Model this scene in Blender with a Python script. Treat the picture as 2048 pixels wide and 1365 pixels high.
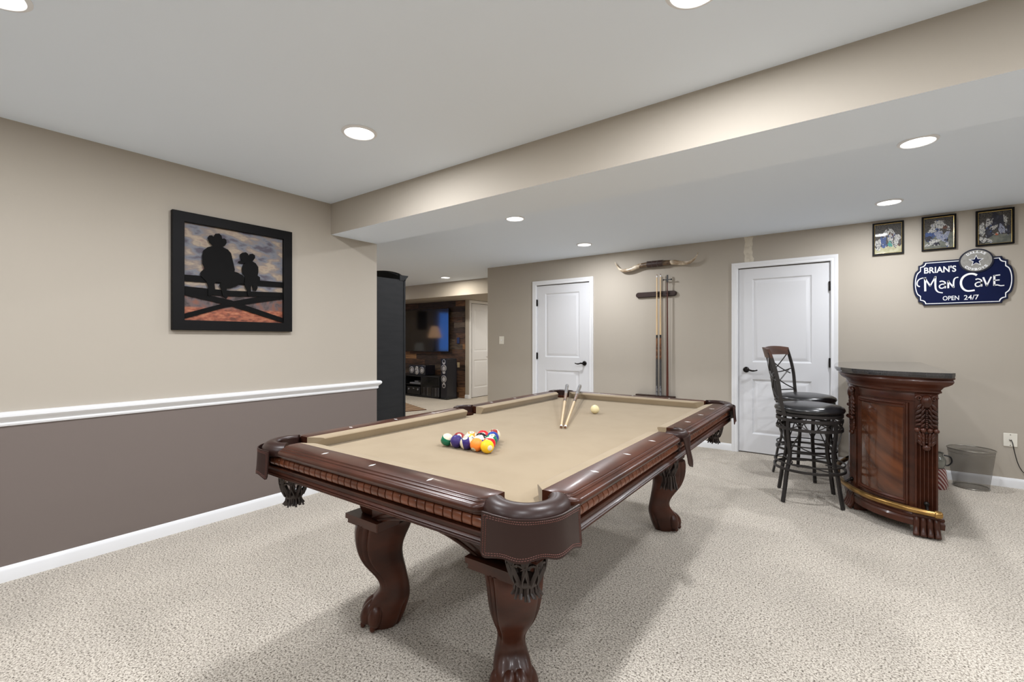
import bpy, bmesh, math, random
from mathutils import Vector, Matrix
R = math.radians
PI = math.pi
random.seed(7)
for _o in list(bpy.data.objects):
    bpy.data.objects.remove(_o, do_unlink=True)
scene = bpy.context.scene
COL = scene.collection

# ------------------------------------------------------------------ camera
cam_d = bpy.data.cameras.new('camera')
cam_d.sensor_width = 36.0
cam_d.lens = 916.0 / 2048 * 36
cam_d.shift_y = -0.0007
cam_d.clip_start = 0.05
cam = bpy.data.objects.new('camera', cam_d)
cam.location = (0, 0, 1.26)
cam.rotation_euler = (R(90), 0, R(36.4))
COL.objects.link(cam)
scene.camera = cam

# ------------------------------------------------------------------ look
scene.view_settings.view_transform = 'Standard'
scene.view_settings.look = 'None'
scene.view_settings.gamma = 1.0
scene.view_settings.use_curve_mapping = False
scene.view_settings.exposure = 0.0
scene.cycles.use_denoising = True
scene.cycles.max_bounces = 10
scene.cycles.diffuse_bounces = 6
scene.cycles.transparent_max_bounces = 12
scene.cycles.sample_clamp_indirect = 6.0
scene.cycles.caustics_reflective = False
scene.cycles.caustics_refractive = False

world = bpy.data.worlds.new('world')
scene.world = world
world.use_nodes = True
world.node_tree.nodes['Background'].inputs[0].default_value = (0.75, 0.85, 1.0, 1)
world.node_tree.nodes['Background'].inputs[1].default_value = 0.3

CEIL = 2.42
LAMP_POWER = 20.5
LAMP_SPREAD = 180
LAMP_COL = (0.97, 0.99, 1.03)
# x, y, strength, description
LAMPS = [
    (-2.20, 1.55, 1.22, 'round recessed ceiling light above the left side of the pool table'),
    (-0.41, 1.57, 1.3, 'round recessed ceiling light at the top edge of the picture in front of the beam'),
    (-2.29, 0.20, 0.95, 'round recessed ceiling light at the top left corner of the picture'),
    (1.40, 1.57, 1.3, None),
    (-0.41, 0.20, 0.75, None),
    (1.40, 0.20, 0.9, None),
    (-2.29, -1.30, 0.9, None),
    (-0.41, -1.30, 0.9, None),
    (1.40, -1.30, 0.9, None),
    (-2.56, 3.52, 1.0, 'small looking recessed light behind the beam, nearer of the two left of the cue rack'),
    (-2.58, 4.97, 1.0, 'recessed ceiling light in front of the mounted horns and cue rack'),
    (0.32, 3.55, 1.0, 'recessed ceiling light partly cut off by the lower edge of the beam'),
    (0.265, 4.96, 1.0, 'recessed ceiling light above the framed football photos'),
    (3.10, 3.52, 0.8, None),
    (3.10, 4.97, 0.8, None),
    (-5.99, 6.06, 1.0, 'farthest recessed ceiling light, before the television room soffit'),
    (-5.60, 3.60, 0.9, None),
    (-8.6, 6.06, 0.7, None),
    (-8.6, 3.60, 0.7, None),
    (-5.3, 8.2, 1.3, None),  # unseen hall lamp, added to brighten the hall door
]

# ------------------------------------------------------------------ materials
def srgb(r, g, b):
    def f(c):
        c /= 255.0
        return c / 12.92 if c <= 0.04045 else ((c + 0.055) / 1.055) ** 2.4
    return (f(r), f(g), f(b), 1)

def mat(name, col, rough=0.5, metal=0.0, spec=0.5, coat=0.0, coat_rough=0.1, bump=None, noise=None, emit=None, sheen=0.0):
    """bump=(scale, strength, distance); noise=(scale, other colour, stretch xyz, low, high)"""
    m = bpy.data.materials.new(name)
    m.use_nodes = True
    nt = m.node_tree
    b = nt.nodes['Principled BSDF']
    b.inputs['Base Color'].default_value = col
    b.inputs['Roughness'].default_value = rough
    b.inputs['Metallic'].default_value = metal
    b.inputs['Specular IOR Level'].default_value = spec
    b.inputs['Coat Weight'].default_value = coat
    b.inputs['Coat Roughness'].default_value = coat_rough
    if sheen:
        b.inputs['Sheen Weight'].default_value = sheen
    tc = nt.nodes.new('ShaderNodeTexCoord')
    if noise:
        sc, c2, st, lo, hi = noise
        mp = nt.nodes.new('ShaderNodeMapping')
        mp.inputs['Scale'].default_value = st
        nt.links.new(tc.outputs['Object'], mp.inputs['Vector'])
        n = nt.nodes.new('ShaderNodeTexNoise')
        n.inputs['Scale'].default_value = sc
        n.inputs['Detail'].default_value = 5
        nt.links.new(mp.outputs[0], n.inputs['Vector'])
        r = nt.nodes.new('ShaderNodeValToRGB')
        r.color_ramp.elements[0].position = lo
        r.color_ramp.elements[0].color = col
        r.color_ramp.elements[1].position = hi
        r.color_ramp.elements[1].color = c2
        nt.links.new(n.outputs['Fac'], r.inputs[0])
        nt.links.new(r.outputs[0], b.inputs['Base Color'])
    if bump:
        n2 = nt.nodes.new('ShaderNodeTexNoise')
        n2.inputs['Scale'].default_value = bump[0]
        n2.inputs['Detail'].default_value = 3
        nt.links.new(tc.outputs['Object'], n2.inputs['Vector'])
        bp = nt.nodes.new('ShaderNodeBump')
        bp.inputs['Strength'].default_value = bump[1]
        bp.inputs['Distance'].default_value = bump[2]
        nt.links.new(n2.outputs['Fac'], bp.inputs['Height'])
        nt.links.new(bp.outputs[0], b.inputs['Normal'])
    if emit:
        b.inputs['Emission Color'].default_value = emit[0]
        b.inputs['Emission Strength'].default_value = emit[1]
    return m

M = {}
M['ceiling'] = mat('ceiling_paint', srgb(233, 243, 255), 0.95, spec=0.1, bump=(60, 0.05, 0.002))
M['taupe'] = mat('taupe_wall_paint', srgb(178, 170, 158), 0.75, spec=0.2, bump=(90, 0.06, 0.001))
M['wains'] = mat('dark_taupe_wall_paint', srgb(118, 108, 103), 0.75, spec=0.2, bump=(90, 0.06, 0.001))
M['patch'] = mat('bare_plaster', srgb(212, 204, 188), 0.9, bump=(50, 0.3, 0.002), noise=(25, srgb(190, 180, 164), (1, 1, 1), 0.5, 0.75))
M['trim'] = mat('white_trim_paint', srgb(232, 233, 235), 0.35, spec=0.4)
M['door'] = mat('white_door_paint', srgb(222, 223, 226), 0.4, spec=0.4, bump=(40, 0.04, 0.001))
M['bronze'] = mat('oiled_bronze', srgb(38, 34, 32), 0.35, 0.8)
M['wood'] = mat('mahogany', srgb(76, 39, 25), 0.33, spec=0.32, coat=0.10, coat_rough=0.12, noise=(2.2, srgb(48, 24, 15), (2, 2, 5), 0.35, 0.7))
M['wood_light'] = mat('mahogany_carved', srgb(124, 72, 48), 0.3, spec=0.4, coat=0.15, coat_rough=0.15, noise=(6, srgb(94, 52, 34), (3, 3, 3), 0.35, 0.7))
M['wood_dark'] = mat('mahogany_recess', srgb(44, 24, 18), 0.4, spec=0.35, coat=0.1)
M['leather'] = mat('brown_leather', srgb(44, 26, 22), 0.38, spec=0.32, coat=0.06, coat_rough=0.25, bump=(160, 0.1, 0.001))
M['stitch'] = mat('leather_stitching', srgb(92, 48, 38), 0.5)
M['net'] = mat('pocket_leather_net', srgb(52, 42, 38), 0.5)
M['net_lining'] = mat('pocket_ring_metal', srgb(190, 170, 155), 0.35, 0.3)
M['cloth'] = mat('tan_felt', srgb(146, 130, 106), 0.95, spec=0.1, sheen=0.15, noise=(7, srgb(141, 125, 101), (1, 1, 1), 0.4, 0.7), bump=(500, 0.1, 0.0005))
M['pearl'] = mat('pearl_inlay', srgb(238, 238, 235), 0.2)
M['black'] = mat('black_plastic', srgb(22, 22, 24), 0.35)
M['satin_black'] = mat('dark_laminate', srgb(30, 31, 33), 0.6, spec=0.3, bump=(200, 0.05, 0.001), noise=(5, srgb(24, 25, 27), (1, 1, 6), 0.4, 0.7))
M['frame_black'] = mat('black_painted_wood', srgb(15, 14, 15), 0.55, spec=0.15, noise=(14, srgb(15, 14, 15), (1, 1, 1), 0.4, 0.7), bump=(40, 0.15, 0.002))
M['cutout'] = mat('matte_black_metal', srgb(11, 10, 10), 0.65, spec=0.12)
M['gold'] = mat('gold_lip', srgb(205, 175, 105), 0.25, 0.9)
M['brass'] = mat('antique_brass', srgb(168, 132, 78), 0.28, 0.9, noise=(20, srgb(130, 98, 54), (1, 1, 1), 0.4, 0.8))
M['iron'] = mat('brushed_dark_iron', srgb(56, 53, 52), 0.45, 0.5)
M['vinyl'] = mat('black_vinyl', srgb(34, 34, 36), 0.25, spec=0.7, bump=(60, 0.05, 0.001))
M['granite'] = mat('black_granite', srgb(50, 50, 52), 0.14, spec=0.8, coat=0.6, coat_rough=0.08, noise=(180, srgb(75, 75, 78), (1, 1, 1), 0.5, 0.75))
M['navy'] = mat('navy_sign_paint', srgb(9, 20, 58), 0.55, spec=0.15, noise=(30, srgb(9, 20, 56), (1, 1, 1), 0.4, 0.7))
M['sign_edge'] = mat('sign_edge', srgb(16, 20, 40), 0.5)
M['signwhite'] = mat('white_sign_paint', srgb(240, 241, 243), 0.5)
M['silver_paint'] = mat('silver_sign_paint', srgb(150, 148, 142), 0.5, noise=(60, srgb(135, 133, 128), (1, 1, 1), 0.4, 0.7))
M['plate'] = mat('ivory_wall_plate', srgb(232, 228, 216), 0.35)
M['maple'] = mat('maple_shaft', srgb(222, 194, 152), 0.25, coat=0.4, noise=(4, srgb(208, 176, 130), (20, 20, 1), 0.4, 0.7))
M['wrap'] = mat('speckled_cue_wrap', srgb(52, 50, 50), 0.7, noise=(300, srgb(110, 108, 106), (1, 1, 1), 0.5, 0.7))
M['cuegrey'] = mat('silver_cue_butt', srgb(150, 150, 152), 0.2, 0.5, noise=(40, srgb(80, 80, 84), (1, 1, 1), 0.4, 0.6))
M['cuebrown'] = mat('stained_cue_forearm', srgb(130, 88, 56), 0.3, coat=0.4, noise=(40, srgb(80, 50, 30), (1, 1, 1), 0.4, 0.6))
M['horn'] = mat('polished_horn', srgb(214, 200, 178), 0.25, coat=0.5, noise=(4, srgb(148, 126, 100), (3, 3, 3), 0.42, 0.62))
M['horndark'] = mat('dark_horn_base', srgb(104, 82, 58), 0.35, noise=(25, srgb(60, 44, 32), (1, 1, 1), 0.4, 0.65))
M['hornwrap'] = mat('dark_tooled_leather', srgb(50, 30, 24), 0.45, bump=(80, 0.3, 0.002))
M['cone'] = mat('silver_speaker_cone', srgb(205, 205, 208), 0.3, 0.4)
M['speaker'] = mat('black_speaker_cabinet', srgb(22, 24, 34), 0.3, coat=0.2)
M['screen'] = mat('tv_screen', srgb(7, 7, 9), 0.09, spec=0.85, coat=0.5, coat_rough=0.06)
M['smoke'] = mat('smoked_glass', srgb(30, 30, 34), 0.05, spec=0.8)
M['bluewall'] = mat('blue_remote', srgb(40, 52, 92), 0.3)
M['silverbox'] = mat('silver_player', srgb(140, 143, 150), 0.3, 0.5)
M['shade'] = mat('pleated_lamp_shade', srgb(220, 170, 120), 0.8, emit=((1.0, 0.62, 0.36, 1), 1.5))
M['whitefabric'] = mat('white_upholstery', srgb(215, 215, 215), 0.9, emit=None)
M['sky'] = mat('window_daylight', srgb(60, 120, 220), 0.9, emit=((0.12, 0.36, 1.0, 1), 3.2))
M['slat'] = mat('blind_slat', srgb(150, 170, 205), 0.6)
M['rimwire'] = mat('silver_wire_rim', srgb(150, 146, 138), 0.3, 0.8)
M['glassy'] = mat('glazed_grey_ceramic', srgb(120, 122, 116), 0.15, 0.3, coat=0.8)
M['lens'] = mat('light_lens', (1, 1, 1, 1), 0.5, emit=((1.0, 0.98, 0.95, 1), 5.0))

def carpet_material():
    m = bpy.data.materials.new('speckled_cut_pile_carpet')
    m.use_nodes = True
    nt = m.node_tree
    b = nt.nodes['Principled BSDF']
    b.inputs['Roughness'].default_value = 1.0
    b.inputs['Specular IOR Level'].default_value = 0.05
    b.inputs['Sheen Weight'].default_value = 0.1
    tc = nt.nodes.new('ShaderNodeTexCoord')
    n1 = nt.nodes.new('ShaderNodeTexNoise')
    n1.inputs['Scale'].default_value = 128
    n1.inputs['Detail'].default_value = 4
    n1.inputs['Roughness'].default_value = 0.8
    n1.inputs['Distortion'].default_value = 0.3
    nt.links.new(tc.outputs['Object'], n1.inputs['Vector'])
    r = nt.nodes.new('ShaderNodeValToRGB')
    e = r.color_ramp.elements
    e[0].position = 0.37; e[0].color = srgb(62, 55, 48)
    e[1].position = 0.60; e[1].color = srgb(222, 214, 202)
    k = e.new(0.425); k.color = srgb(126, 117, 105)
    k = e.new(0.475); k.color = srgb(186, 177, 164)
    nt.links.new(n1.outputs['Fac'], r.inputs[0])
    n3 = nt.nodes.new('ShaderNodeTexNoise')
    n3.inputs['Scale'].default_value = 2.2
    n3.inputs['Detail'].default_value = 2
    nt.links.new(tc.outputs['Object'], n3.inputs['Vector'])
    r3 = nt.nodes.new('ShaderNodeMapRange')
    r3.inputs['From Min'].default_value = 0.35; r3.inputs['From Max'].default_value = 0.65
    r3.inputs['To Min'].default_value = 0.93; r3.inputs['To Max'].default_value = 1.03
    nt.links.new(n3.outputs['Fac'], r3.inputs['Value'])
    mx = nt.nodes.new('ShaderNodeMix')
    mx.data_type = 'RGBA'; mx.blend_type = 'MULTIPLY'
    mx.inputs[0].default_value = 1.0
    nt.links.new(r.outputs[0], mx.inputs[6])
    nt.links.new(r3.outputs[0], mx.inputs[7])
    nt.links.new(mx.outputs[2], b.inputs['Base Color'])
    bp = nt.nodes.new('ShaderNodeBump')
    bp.inputs['Strength'].default_value = 0.7
    bp.inputs['Distance'].default_value = 0.004
    nt.links.new(n1.outputs['Fac'], bp.inputs['Height'])
    nt.links.new(bp.outputs[0], b.inputs['Normal'])
    return m
M['carpet'] = carpet_material()

def mesh_fabric(name, col, density, cell):
    """fine woven wire: a procedural grid of holes"""
    m = bpy.data.materials.new(name)
    m.use_nodes = True
    nt = m.node_tree
    b = nt.nodes['Principled BSDF']
    b.inputs['Base Color'].default_value = col
    b.inputs['Metallic'].default_value = 0.6
    b.inputs['Roughness'].default_value = 0.4
    b.inputs['Alpha'].default_value = density
    return m
M['wiremesh'] = mesh_fabric('fine_wire_mesh', srgb(120, 116, 110), 0.42, 0.003)

def ball_material(name, col, stripe):
    m = bpy.data.materials.new(name)
    m.use_nodes = True
    nt = m.node_tree
    b = nt.nodes['Principled BSDF']
    b.inputs['Roughness'].default_value = 0.06
    b.inputs['Coat Weight'].default_value = 0.15
    b.inputs['Coat Roughness'].default_value = 0.03
    ivory = srgb(220, 210, 182)
    tc = nt.nodes.new('ShaderNodeTexCoord')
    sp = nt.nodes.new('ShaderNodeSeparateXYZ')
    nt.links.new(tc.outputs['Object'], sp.inputs[0])
    def math_(op, a, bb):
        n = nt.nodes.new('ShaderNodeMath'); n.operation = op
        for i, v in enumerate((a, bb)):
            if v is None: continue
            if isinstance(v, (int, float)): n.inputs[i].default_value = v
            else: nt.links.new(v, n.inputs[i])
        return n.outputs[0]
    az = math_('ABSOLUTE', sp.outputs['Z'], None)
    st = math_('GREATER_THAN', az, 0.0158) if stripe else None
    ax = math_('ABSOLUTE', sp.outputs['X'], None)
    ci = math_('GREATER_THAN', ax, 0.0262)
    fac = math_('MAXIMUM', st, ci) if stripe else ci
    mx = nt.nodes.new('ShaderNodeMix'); mx.data_type = 'RGBA'
    nt.links.new(fac, mx.inputs[0])
    mx.inputs[6].default_value = col
    mx.inputs[7].default_value = ivory
    nt.links.new(mx.outputs[2], b.inputs['Base Color'])
    return m

# ------------------------------------------------------------------ mesh builder
class MB:
    def __init__(s):
        s.v = []; s.f = []; s.m = []
    def add(s, vs, fs, mi=0):
        n = len(s.v)
        s.v += [tuple(p) for p in vs]
        s.f += [tuple(n + i for i in f) for f in fs]
        s.m += [mi] * len(fs)
        return s
    def box(s, x0, x1, y0, y1, z0, z1, mi=0):
        vs = [(x0, y0, z0), (x1, y0, z0), (x1, y1, z0), (x0, y1, z0), (x0, y0, z1), (x1, y0, z1), (x1, y1, z1), (x0, y1, z1)]
        return s.add(vs, [(0, 3, 2, 1), (4, 5, 6, 7), (0, 1, 5, 4), (1, 2, 6, 5), (2, 3, 7, 6), (3, 0, 4, 7)], mi)
    def loft(s, rings, closed=True, caps=True, loop=False, mi=0):
        n = len(rings[0]); vs = [p for r in rings for p in r]; fs = []
        K = len(rings)
        for k in range(K if loop else K - 1):
            a = k * n; b = ((k + 1) % K) * n
            for i in range(n if closed else n - 1):
                j = (i + 1) % n
                fs.append((a + i, a + j, b + j, b + i))
        if caps and closed and not loop:
            fs.append(tuple(range(n - 1, -1, -1)))
            fs.append(tuple((K - 1) * n + i for i in range(n)))
        return s.add(vs, fs, mi)
    def prism(s, pts, fn, h0, h1, mi=0, side=None):
        """pts 2D outline; fn(u,v,h)->xyz"""
        n = len(pts)
        vs = [fn(u, v, h0) for u, v in pts] + [fn(u, v, h1) for u, v in pts]
        s.add(vs, [tuple(range(n)), tuple(range(2 * n - 1, n - 1, -1))], mi)
        return s.add(vs, [(i, (i + 1) % n, n + (i + 1) % n, n + i) for i in range(n)], mi if side is None else side)
    def tube(s, path, r, n=10, closed=False, flat=1.0, up=None, mi=0, caps=True):
        P = [Vector(p) for p in path]
        K = len(P)
        rr = r if isinstance(r, (list, tuple)) else [r] * K
        T = []
        for i in range(K):
            if closed: t = P[(i + 1) % K] - P[i - 1]
            else: t = P[min(i + 1, K - 1)] - P[max(i - 1, 0)]
            T.append(t.normalized())
        u = Vector(up) if up else Vector((0, 0, 1))
        if abs(T[0].dot(u)) > 0.95: u = Vector((1, 0, 0)) if up is None else Vector((0, 1, 0))
        nrm = (u - T[0] * u.dot(T[0])).normalized()
        rings = []
        for i in range(K):
            if up and abs(T[i].dot(Vector(up))) < 0.97:
                nrm = Vector(up)
            nrm = (nrm - T[i] * nrm.dot(T[i])).normalized()
            bi = T[i].cross(nrm)
            rings.append([tuple(P[i] + (nrm * math.cos(2 * PI * k / n) * flat + bi * math.sin(2 * PI * k / n)) * rr[i]) for k in range(n)])
        return s.loft(rings, True, caps and not closed, closed, mi)
    def bar(s, path, w, t, up, closed=False, mi=0):
        """flat strip: width w along up, thickness t"""
        P = [Vector(p) for p in path]; K = len(P); rings = []
        for i in range(K):
            if closed: T = P[(i + 1) % K] - P[i - 1]
            else: T = P[min(i + 1, K - 1)] - P[max(i - 1, 0)]
            T.normalize(); u = Vector(up); u = (u - T * u.dot(T)).normalized(); b = T.cross(u)
            rings.append([tuple(P[i] + u * a * w / 2 + b * c * t / 2) for a, c in ((-1, -1), (1, -1), (1, 1), (-1, 1))])
        return s.loft(rings, True, not closed, closed, mi)
    def lathe(s, prof, c=(0, 0, 0), n=32, axis='z', mi=0, sx=1, sy=1):
        rings = []
        for r, h in prof:
            ring = []
            for k in range(n):
                a = 2 * PI * k / n; x = r * math.cos(a) * sx; y = r * math.sin(a) * sy
                p = {'z': (x, y, h), 'y': (x, h, y), 'x': (h, x, y)}[axis]
                ring.append((p[0] + c[0], p[1] + c[1], p[2] + c[2]))
            rings.append(ring)
        return s.loft(rings, True, True, False, mi)
    def ball(s, c, rx, ry=None, rz=None, n=12, m=8, mi=0, rot=None):
        ry = rx if ry is None else ry; rz = rx if rz is None else rz
        vs = []; fs = []
        for j in range(1, m):
            t = PI * j / m
            for i in range(n):
                a = 2 * PI * i / n
                vs.append(Vector((rx * math.sin(t) * math.cos(a), ry * math.sin(t) * math.sin(a), rz * math.cos(t))))
        vs += [Vector((0, 0, rz)), Vector((0, 0, -rz))]
        if rot is not None: vs = [rot @ p for p in vs]
        c = Vector(c); vs = [tuple(p + c) for p in vs]
        for j in range(m - 2):
            for i in range(n):
                a = j * n; b = a + n; k = (i + 1) % n
                fs.append((a + i, b + i, b + k, a + k))
        T = (m - 1) * n
        for i in range(n):
            k = (i + 1) % n
            fs.append((T, i, k)); fs.append((T + 1, (m - 2) * n + k, (m - 2) * n + i))
        return s.add(vs, fs, mi)
    def sweep(s, prof, path, closed=False, mi=0, caps=True):
        """prof [(d,z)] swept along a horizontal path [(x,y)], d measured to the right of travel, mitred"""
        K = len(path); rings = []
        for i in range(K):
            p = Vector(path[i])
            a = Vector(path[i]) - Vector(path[i - 1]) if (closed or i > 0) else None
            b = Vector(path[(i + 1) % K]) - Vector(path[i]) if (closed or i < K - 1) else None
            if a is None: a = b
            if b is None: b = a
            a = a.normalized(); b = b.normalized()
            na = Vector((a.y, -a.x)); nb = Vector((b.y, -b.x))
            mdir = (na + nb).normalized(); L = 1.0 / max(0.35, mdir.dot(na))
            rings.append([(p.x + mdir.x * d * L, p.y + mdir.y * d * L, z) for d, z in prof])
        return s.loft(rings, True, caps, closed, mi)
    def build(s, name, mats, parent=None, loc=(0, 0, 0), rot=(0, 0, 0), smooth=35, bevel=None, recalc=True):
        me = bpy.data.meshes.new(name)
        me.from_pydata(s.v, [], s.f)
        if not isinstance(mats, (list, tuple)): mats = [mats]
        for m in mats: me.materials.append(m)
        for p, mi in zip(me.polygons, s.m): p.material_index = mi
        if recalc:
            bm = bmesh.new(); bm.from_mesh(me)
            bmesh.ops.recalc_face_normals(bm, faces=bm.faces)
            bm.to_mesh(me); bm.free()
        if smooth:
            for p in me.polygons: p.use_smooth = True
            me.set_sharp_from_angle(angle=R(smooth))
        me.update()
        o = bpy.data.objects.new(name, me)
        COL.objects.link(o)
        o.location = loc; o.rotation_euler = rot
        if parent is not None: o.parent = parent
        if bevel:
            b = o.modifiers.new('bevel', 'BEVEL'); b.width = bevel; b.segments = 2; b.limit_method = 'ANGLE'; b.angle_limit = R(40)
        return o

def tag(o, label=None, cat=None, group=None, kind=None):
    if label: o['label'] = label
    if cat: o['category'] = cat
    if group: o['group'] = group
    if kind: o['kind'] = kind
    return o
def thing(name, label, cat, loc=(0, 0, 0), rotz=0.0, group=None):
    o = bpy.data.objects.new(name, None)
    o.empty_display_size = 0.1
    COL.objects.link(o)
    o.location = loc; o.rotation_euler = (0, 0, rotz)
    return tag(o, label, cat, group)
def struct(o):
    o['kind'] = 'structure'; return o
def copy_tree(o, parent=None):
    c = o.copy(); COL.objects.link(c)
    if parent is not None: c.parent = parent
    for ch in [x for x in bpy.data.objects if x.parent == o]:
        copy_tree(ch, c)
    return c
def crom(pts, k=6, closed=False):
    P = [Vector(p) for p in pts]; n = len(P); out = []
    for i in range(n if closed else n - 1):
        if closed: a, b, c, d = P[i - 1], P[i], P[(i + 1) % n], P[(i + 2) % n]
        else: a, b, c, d = P[max(i - 1, 0)], P[i], P[i + 1], P[min(i + 2, n - 1)]
        for j in range(k):
            t = j / k
            out.append(0.5 * ((2 * b) + (c - a) * t + (2 * a - 5 * b + 4 * c - d) * t * t + (3 * b - a - 3 * c + d) * t ** 3))
    if not closed: out.append(P[-1])
    return [tuple(p) for p in out]
def text_mesh(txt, size, extrude=0.001, bold=0.0, shear=0.0):
    cu = bpy.data.curves.new('t', 'FONT')
    cu.body = txt; cu.size = size; cu.extrude = extrude; cu.offset = bold; cu.shear = shear
    cu.align_x = 'CENTER'; cu.align_y = 'CENTER'
    cu.resolution_u = 4
    o = bpy.data.objects.new('t', cu); COL.objects.link(o)
    bpy.context.view_layer.update()
    me = bpy.data.meshes.new_from_object(o.evaluated_get(bpy.context.evaluated_depsgraph_get()))
    vs = [tuple(v.co) for v in me.vertices]; fs = [tuple(p.vertices) for p in me.polygons]
    bpy.data.objects.remove(o); bpy.data.curves.remove(cu); bpy.data.meshes.remove(me)
    return vs, fs
def ell(cx, cy, rx, ry, n=24, a0=0.0):
    return [(cx + rx * math.cos(2 * PI * i / n + a0), cy + ry * math.sin(2 * PI * i / n + a0)) for i in range(n)]

# ------------------------------------------------------------------ the room
XL, YB, YF = -3.55, 5.69, 7.40
XR, YR = 4.2, -3.2
struct(MB().box(-11.2, XR + 0.1, YR - 0.1, 10.2, -0.1, 0.0).build('floor', M['carpet'], smooth=0))
struct(MB().box(-11.2, XR + 0.1, YR - 0.1, 10.2, CEIL, CEIL + 0.1).build('ceiling', M['ceiling'], smooth=0))
# dropped beam: taupe face, ceiling white underside
bm_ = MB()
bx0, bx1, by0, by1, bz = XL, XR, 2.22, 2.69, 2.158
bm_.add([(bx0, by0, bz), (bx1, by0, bz), (bx1, by0, CEIL), (bx0, by0, CEIL)], [(0, 1, 2, 3)], 0)
bm_.add([(bx0, by1, bz), (bx1, by1, bz), (bx1, by1, CEIL), (bx0, by1, CEIL)], [(3, 2, 1, 0)], 0)
bm_.add([(bx0, by0, bz), (bx0, by1, bz), (bx1, by1, bz), (bx1, by0, bz)], [(0, 1, 2, 3)], 1)
struct(bm_.build('ceiling_beam', [M['taupe'], M['ceiling']], smooth=0, recalc=False))
# soffit before the television wall
bm_ = MB()
bx0, bx1, by0, by1, bz = -11.2, -4.68, 6.57, 10.2, 2.135
bm_.add([(bx0, by0, bz), (bx1, by0, bz), (bx1, by0, CEIL), (bx0, by0, CEIL)], [(0, 1, 2, 3)], 0)
bm_.add([(bx0, by0, bz), (bx0, by1, bz), (bx1, by1, bz), (bx1, by0, bz)], [(0, 1, 2, 3)], 0)
struct(bm_.build('ceiling_soffit', [M['taupe']], smooth=0, recalc=False))

def wallbox(name, b, mats=None):
    return struct(MB().box(*b).build(name, mats or M['taupe'], smooth=0))
w = MB()
w.box(XL - 0.12, XL, YR, 2.69, 0.845, CEIL, 0)
w.box(XL - 0.12, XL, YR, 2.69, 0, 0.845, 1)
struct(w.build('wall_left', [M['taupe'], M['wains']], smooth=0))
wallbox('wall_left_return', (-11.2, XL - 0.12, 2.57, 2.69, 0, CEIL))
# back wall with two door openings
DA = (-3.735, -2.882)      # door slabs (x0, x1)
DB = (-1.011, -0.163)
DH = 2.066
w = MB()
w.box(-4.56, DA[0] - 0.01, YB, YB + 0.12, 0, CEIL)
w.box(DA[1] + 0.01, DB[0] - 0.01, YB, YB + 0.12, 0, CEIL)
w.box(DB[1] + 0.01, XR, YB, YB + 0.12, 0, CEIL)
for d in (DA, DB):
    w.box(d[0] - 0.01, d[1] + 0.01, YB, YB + 0.12, DH + 0.01, CEIL)
    w.box(d[0] - 0.01, d[1] + 0.01, YB + 0.06, YB + 0.12, 0, DH + 0.01)
wall_back = struct(w.build('wall_back', M['taupe'], smooth=0))
wallbox('wall_back_return', (-4.68, -4.56, YB, 10.2, 0, CEIL))
wallbox('wall_right', (XR, XR + 0.1, YR, YB + 0.12, 0, CEIL))
wallbox('wall_rear', (-3.67, XR + 0.1, YR - 0.1, YR, 0, CEIL))
wallbox('wall_far', (-11.2, -6.62, YF, YF + 0.1, 0, CEIL))
DC = (7.485, 8.19)
w = MB()
w.box(-6.72, -6.62, YF + 0.1, DC[0] - 0.01, 0, CEIL)
w.box(-6.72, -6.62, DC[1] + 0.01, 10.2, 0, CEIL)
w.box(-6.72, -6.62, DC[0] - 0.01, DC[1] + 0.01, DH + 0.005, CEIL)
w.box(-6.72, -6.69, DC[0] - 0.01, DC[1] + 0.01, 0, DH + 0.005)
struct(w.build('wall_hall', M['taupe'], smooth=0))
wallbox('wall_hall_end', (-6.72, -4.56, 10.1, 10.2, 0, CEIL))
# far left wall of the television room, with a window
w = MB()
w.box(-11.2, -11.1, 2.69, 2.85, 0, CEIL); w.box(-11.2, -11.1, 3.68, YF, 0, CEIL)
w.box(-11.2, -11.1, 2.85, 3.68, 0, 0.9); w.box(-11.2, -11.1, 2.85, 3.68, 2.2, CEIL)
struct(w.build('wall_far_left', M['taupe'], smooth=0))

# bare plaster streak over the second door
o = MB()
outl = [(-.956, 2.42), (-.945, 2.36), (-.952, 2.30), (-.960, 2.25), (-.948, 2.21), (-.952, 2.15), (-.945, 2.133), (-.862, 2.133), (-.855, 2.17),
        (-.872, 2.20), (-.868, 2.24), (-.878, 2.28), (-.868, 2.33), (-.872, 2.37), (-.862, 2.42)]
o.prism(outl, lambda u, v, h: (u, YB - h, v), 0.0, 0.0015)
o.build('plaster_patch', M['patch'], wall_back, smooth=0)

# trim
base_prof = [(0, 0), (0.014, 0), (0.014, 0.058), (0.011, 0.066), (0.006, 0.076), (0.0, 0.080)]
def baseboard(name, path):
    return struct(MB().sweep(base_prof, path).build(name, M['trim'], smooth=25))
baseboard('baseboard_left', [(XL, YR), (XL, 2.69), (-4.2, 2.69)])
baseboard('baseboard_back', [(-4.56, 7.0), (-4.56, YB), (-3.80, YB)][::-1] and [(-4.56, YB), (-3.804, YB)])
baseboard('baseboard_back_middle', [(-2.822, YB), (-1.074, YB)])
baseboard('baseboard_back_right', [(-0.102, YB), (XR, YB)])
baseboard('baseboard_far', [(-6.72, YF), (-6.62, YF), (-6.62, YF + 0.03)])
rail_prof = [(0, 0.810), (0.008, 0.812), (0.012, 0.822), (0.010, 0.832), (0.016, 0.842), (0.028, 0.852), (0.034, 0.862), (0.034, 0.874), (0.026, 0.884), (0.014, 0.886), (0, 0.886)]
struct(MB().sweep(rail_prof, [(XL, YR), (XL, 2.69), (XL - 0.05, 2.69)]).build('trim_1', M['trim'], smooth=30))

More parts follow.
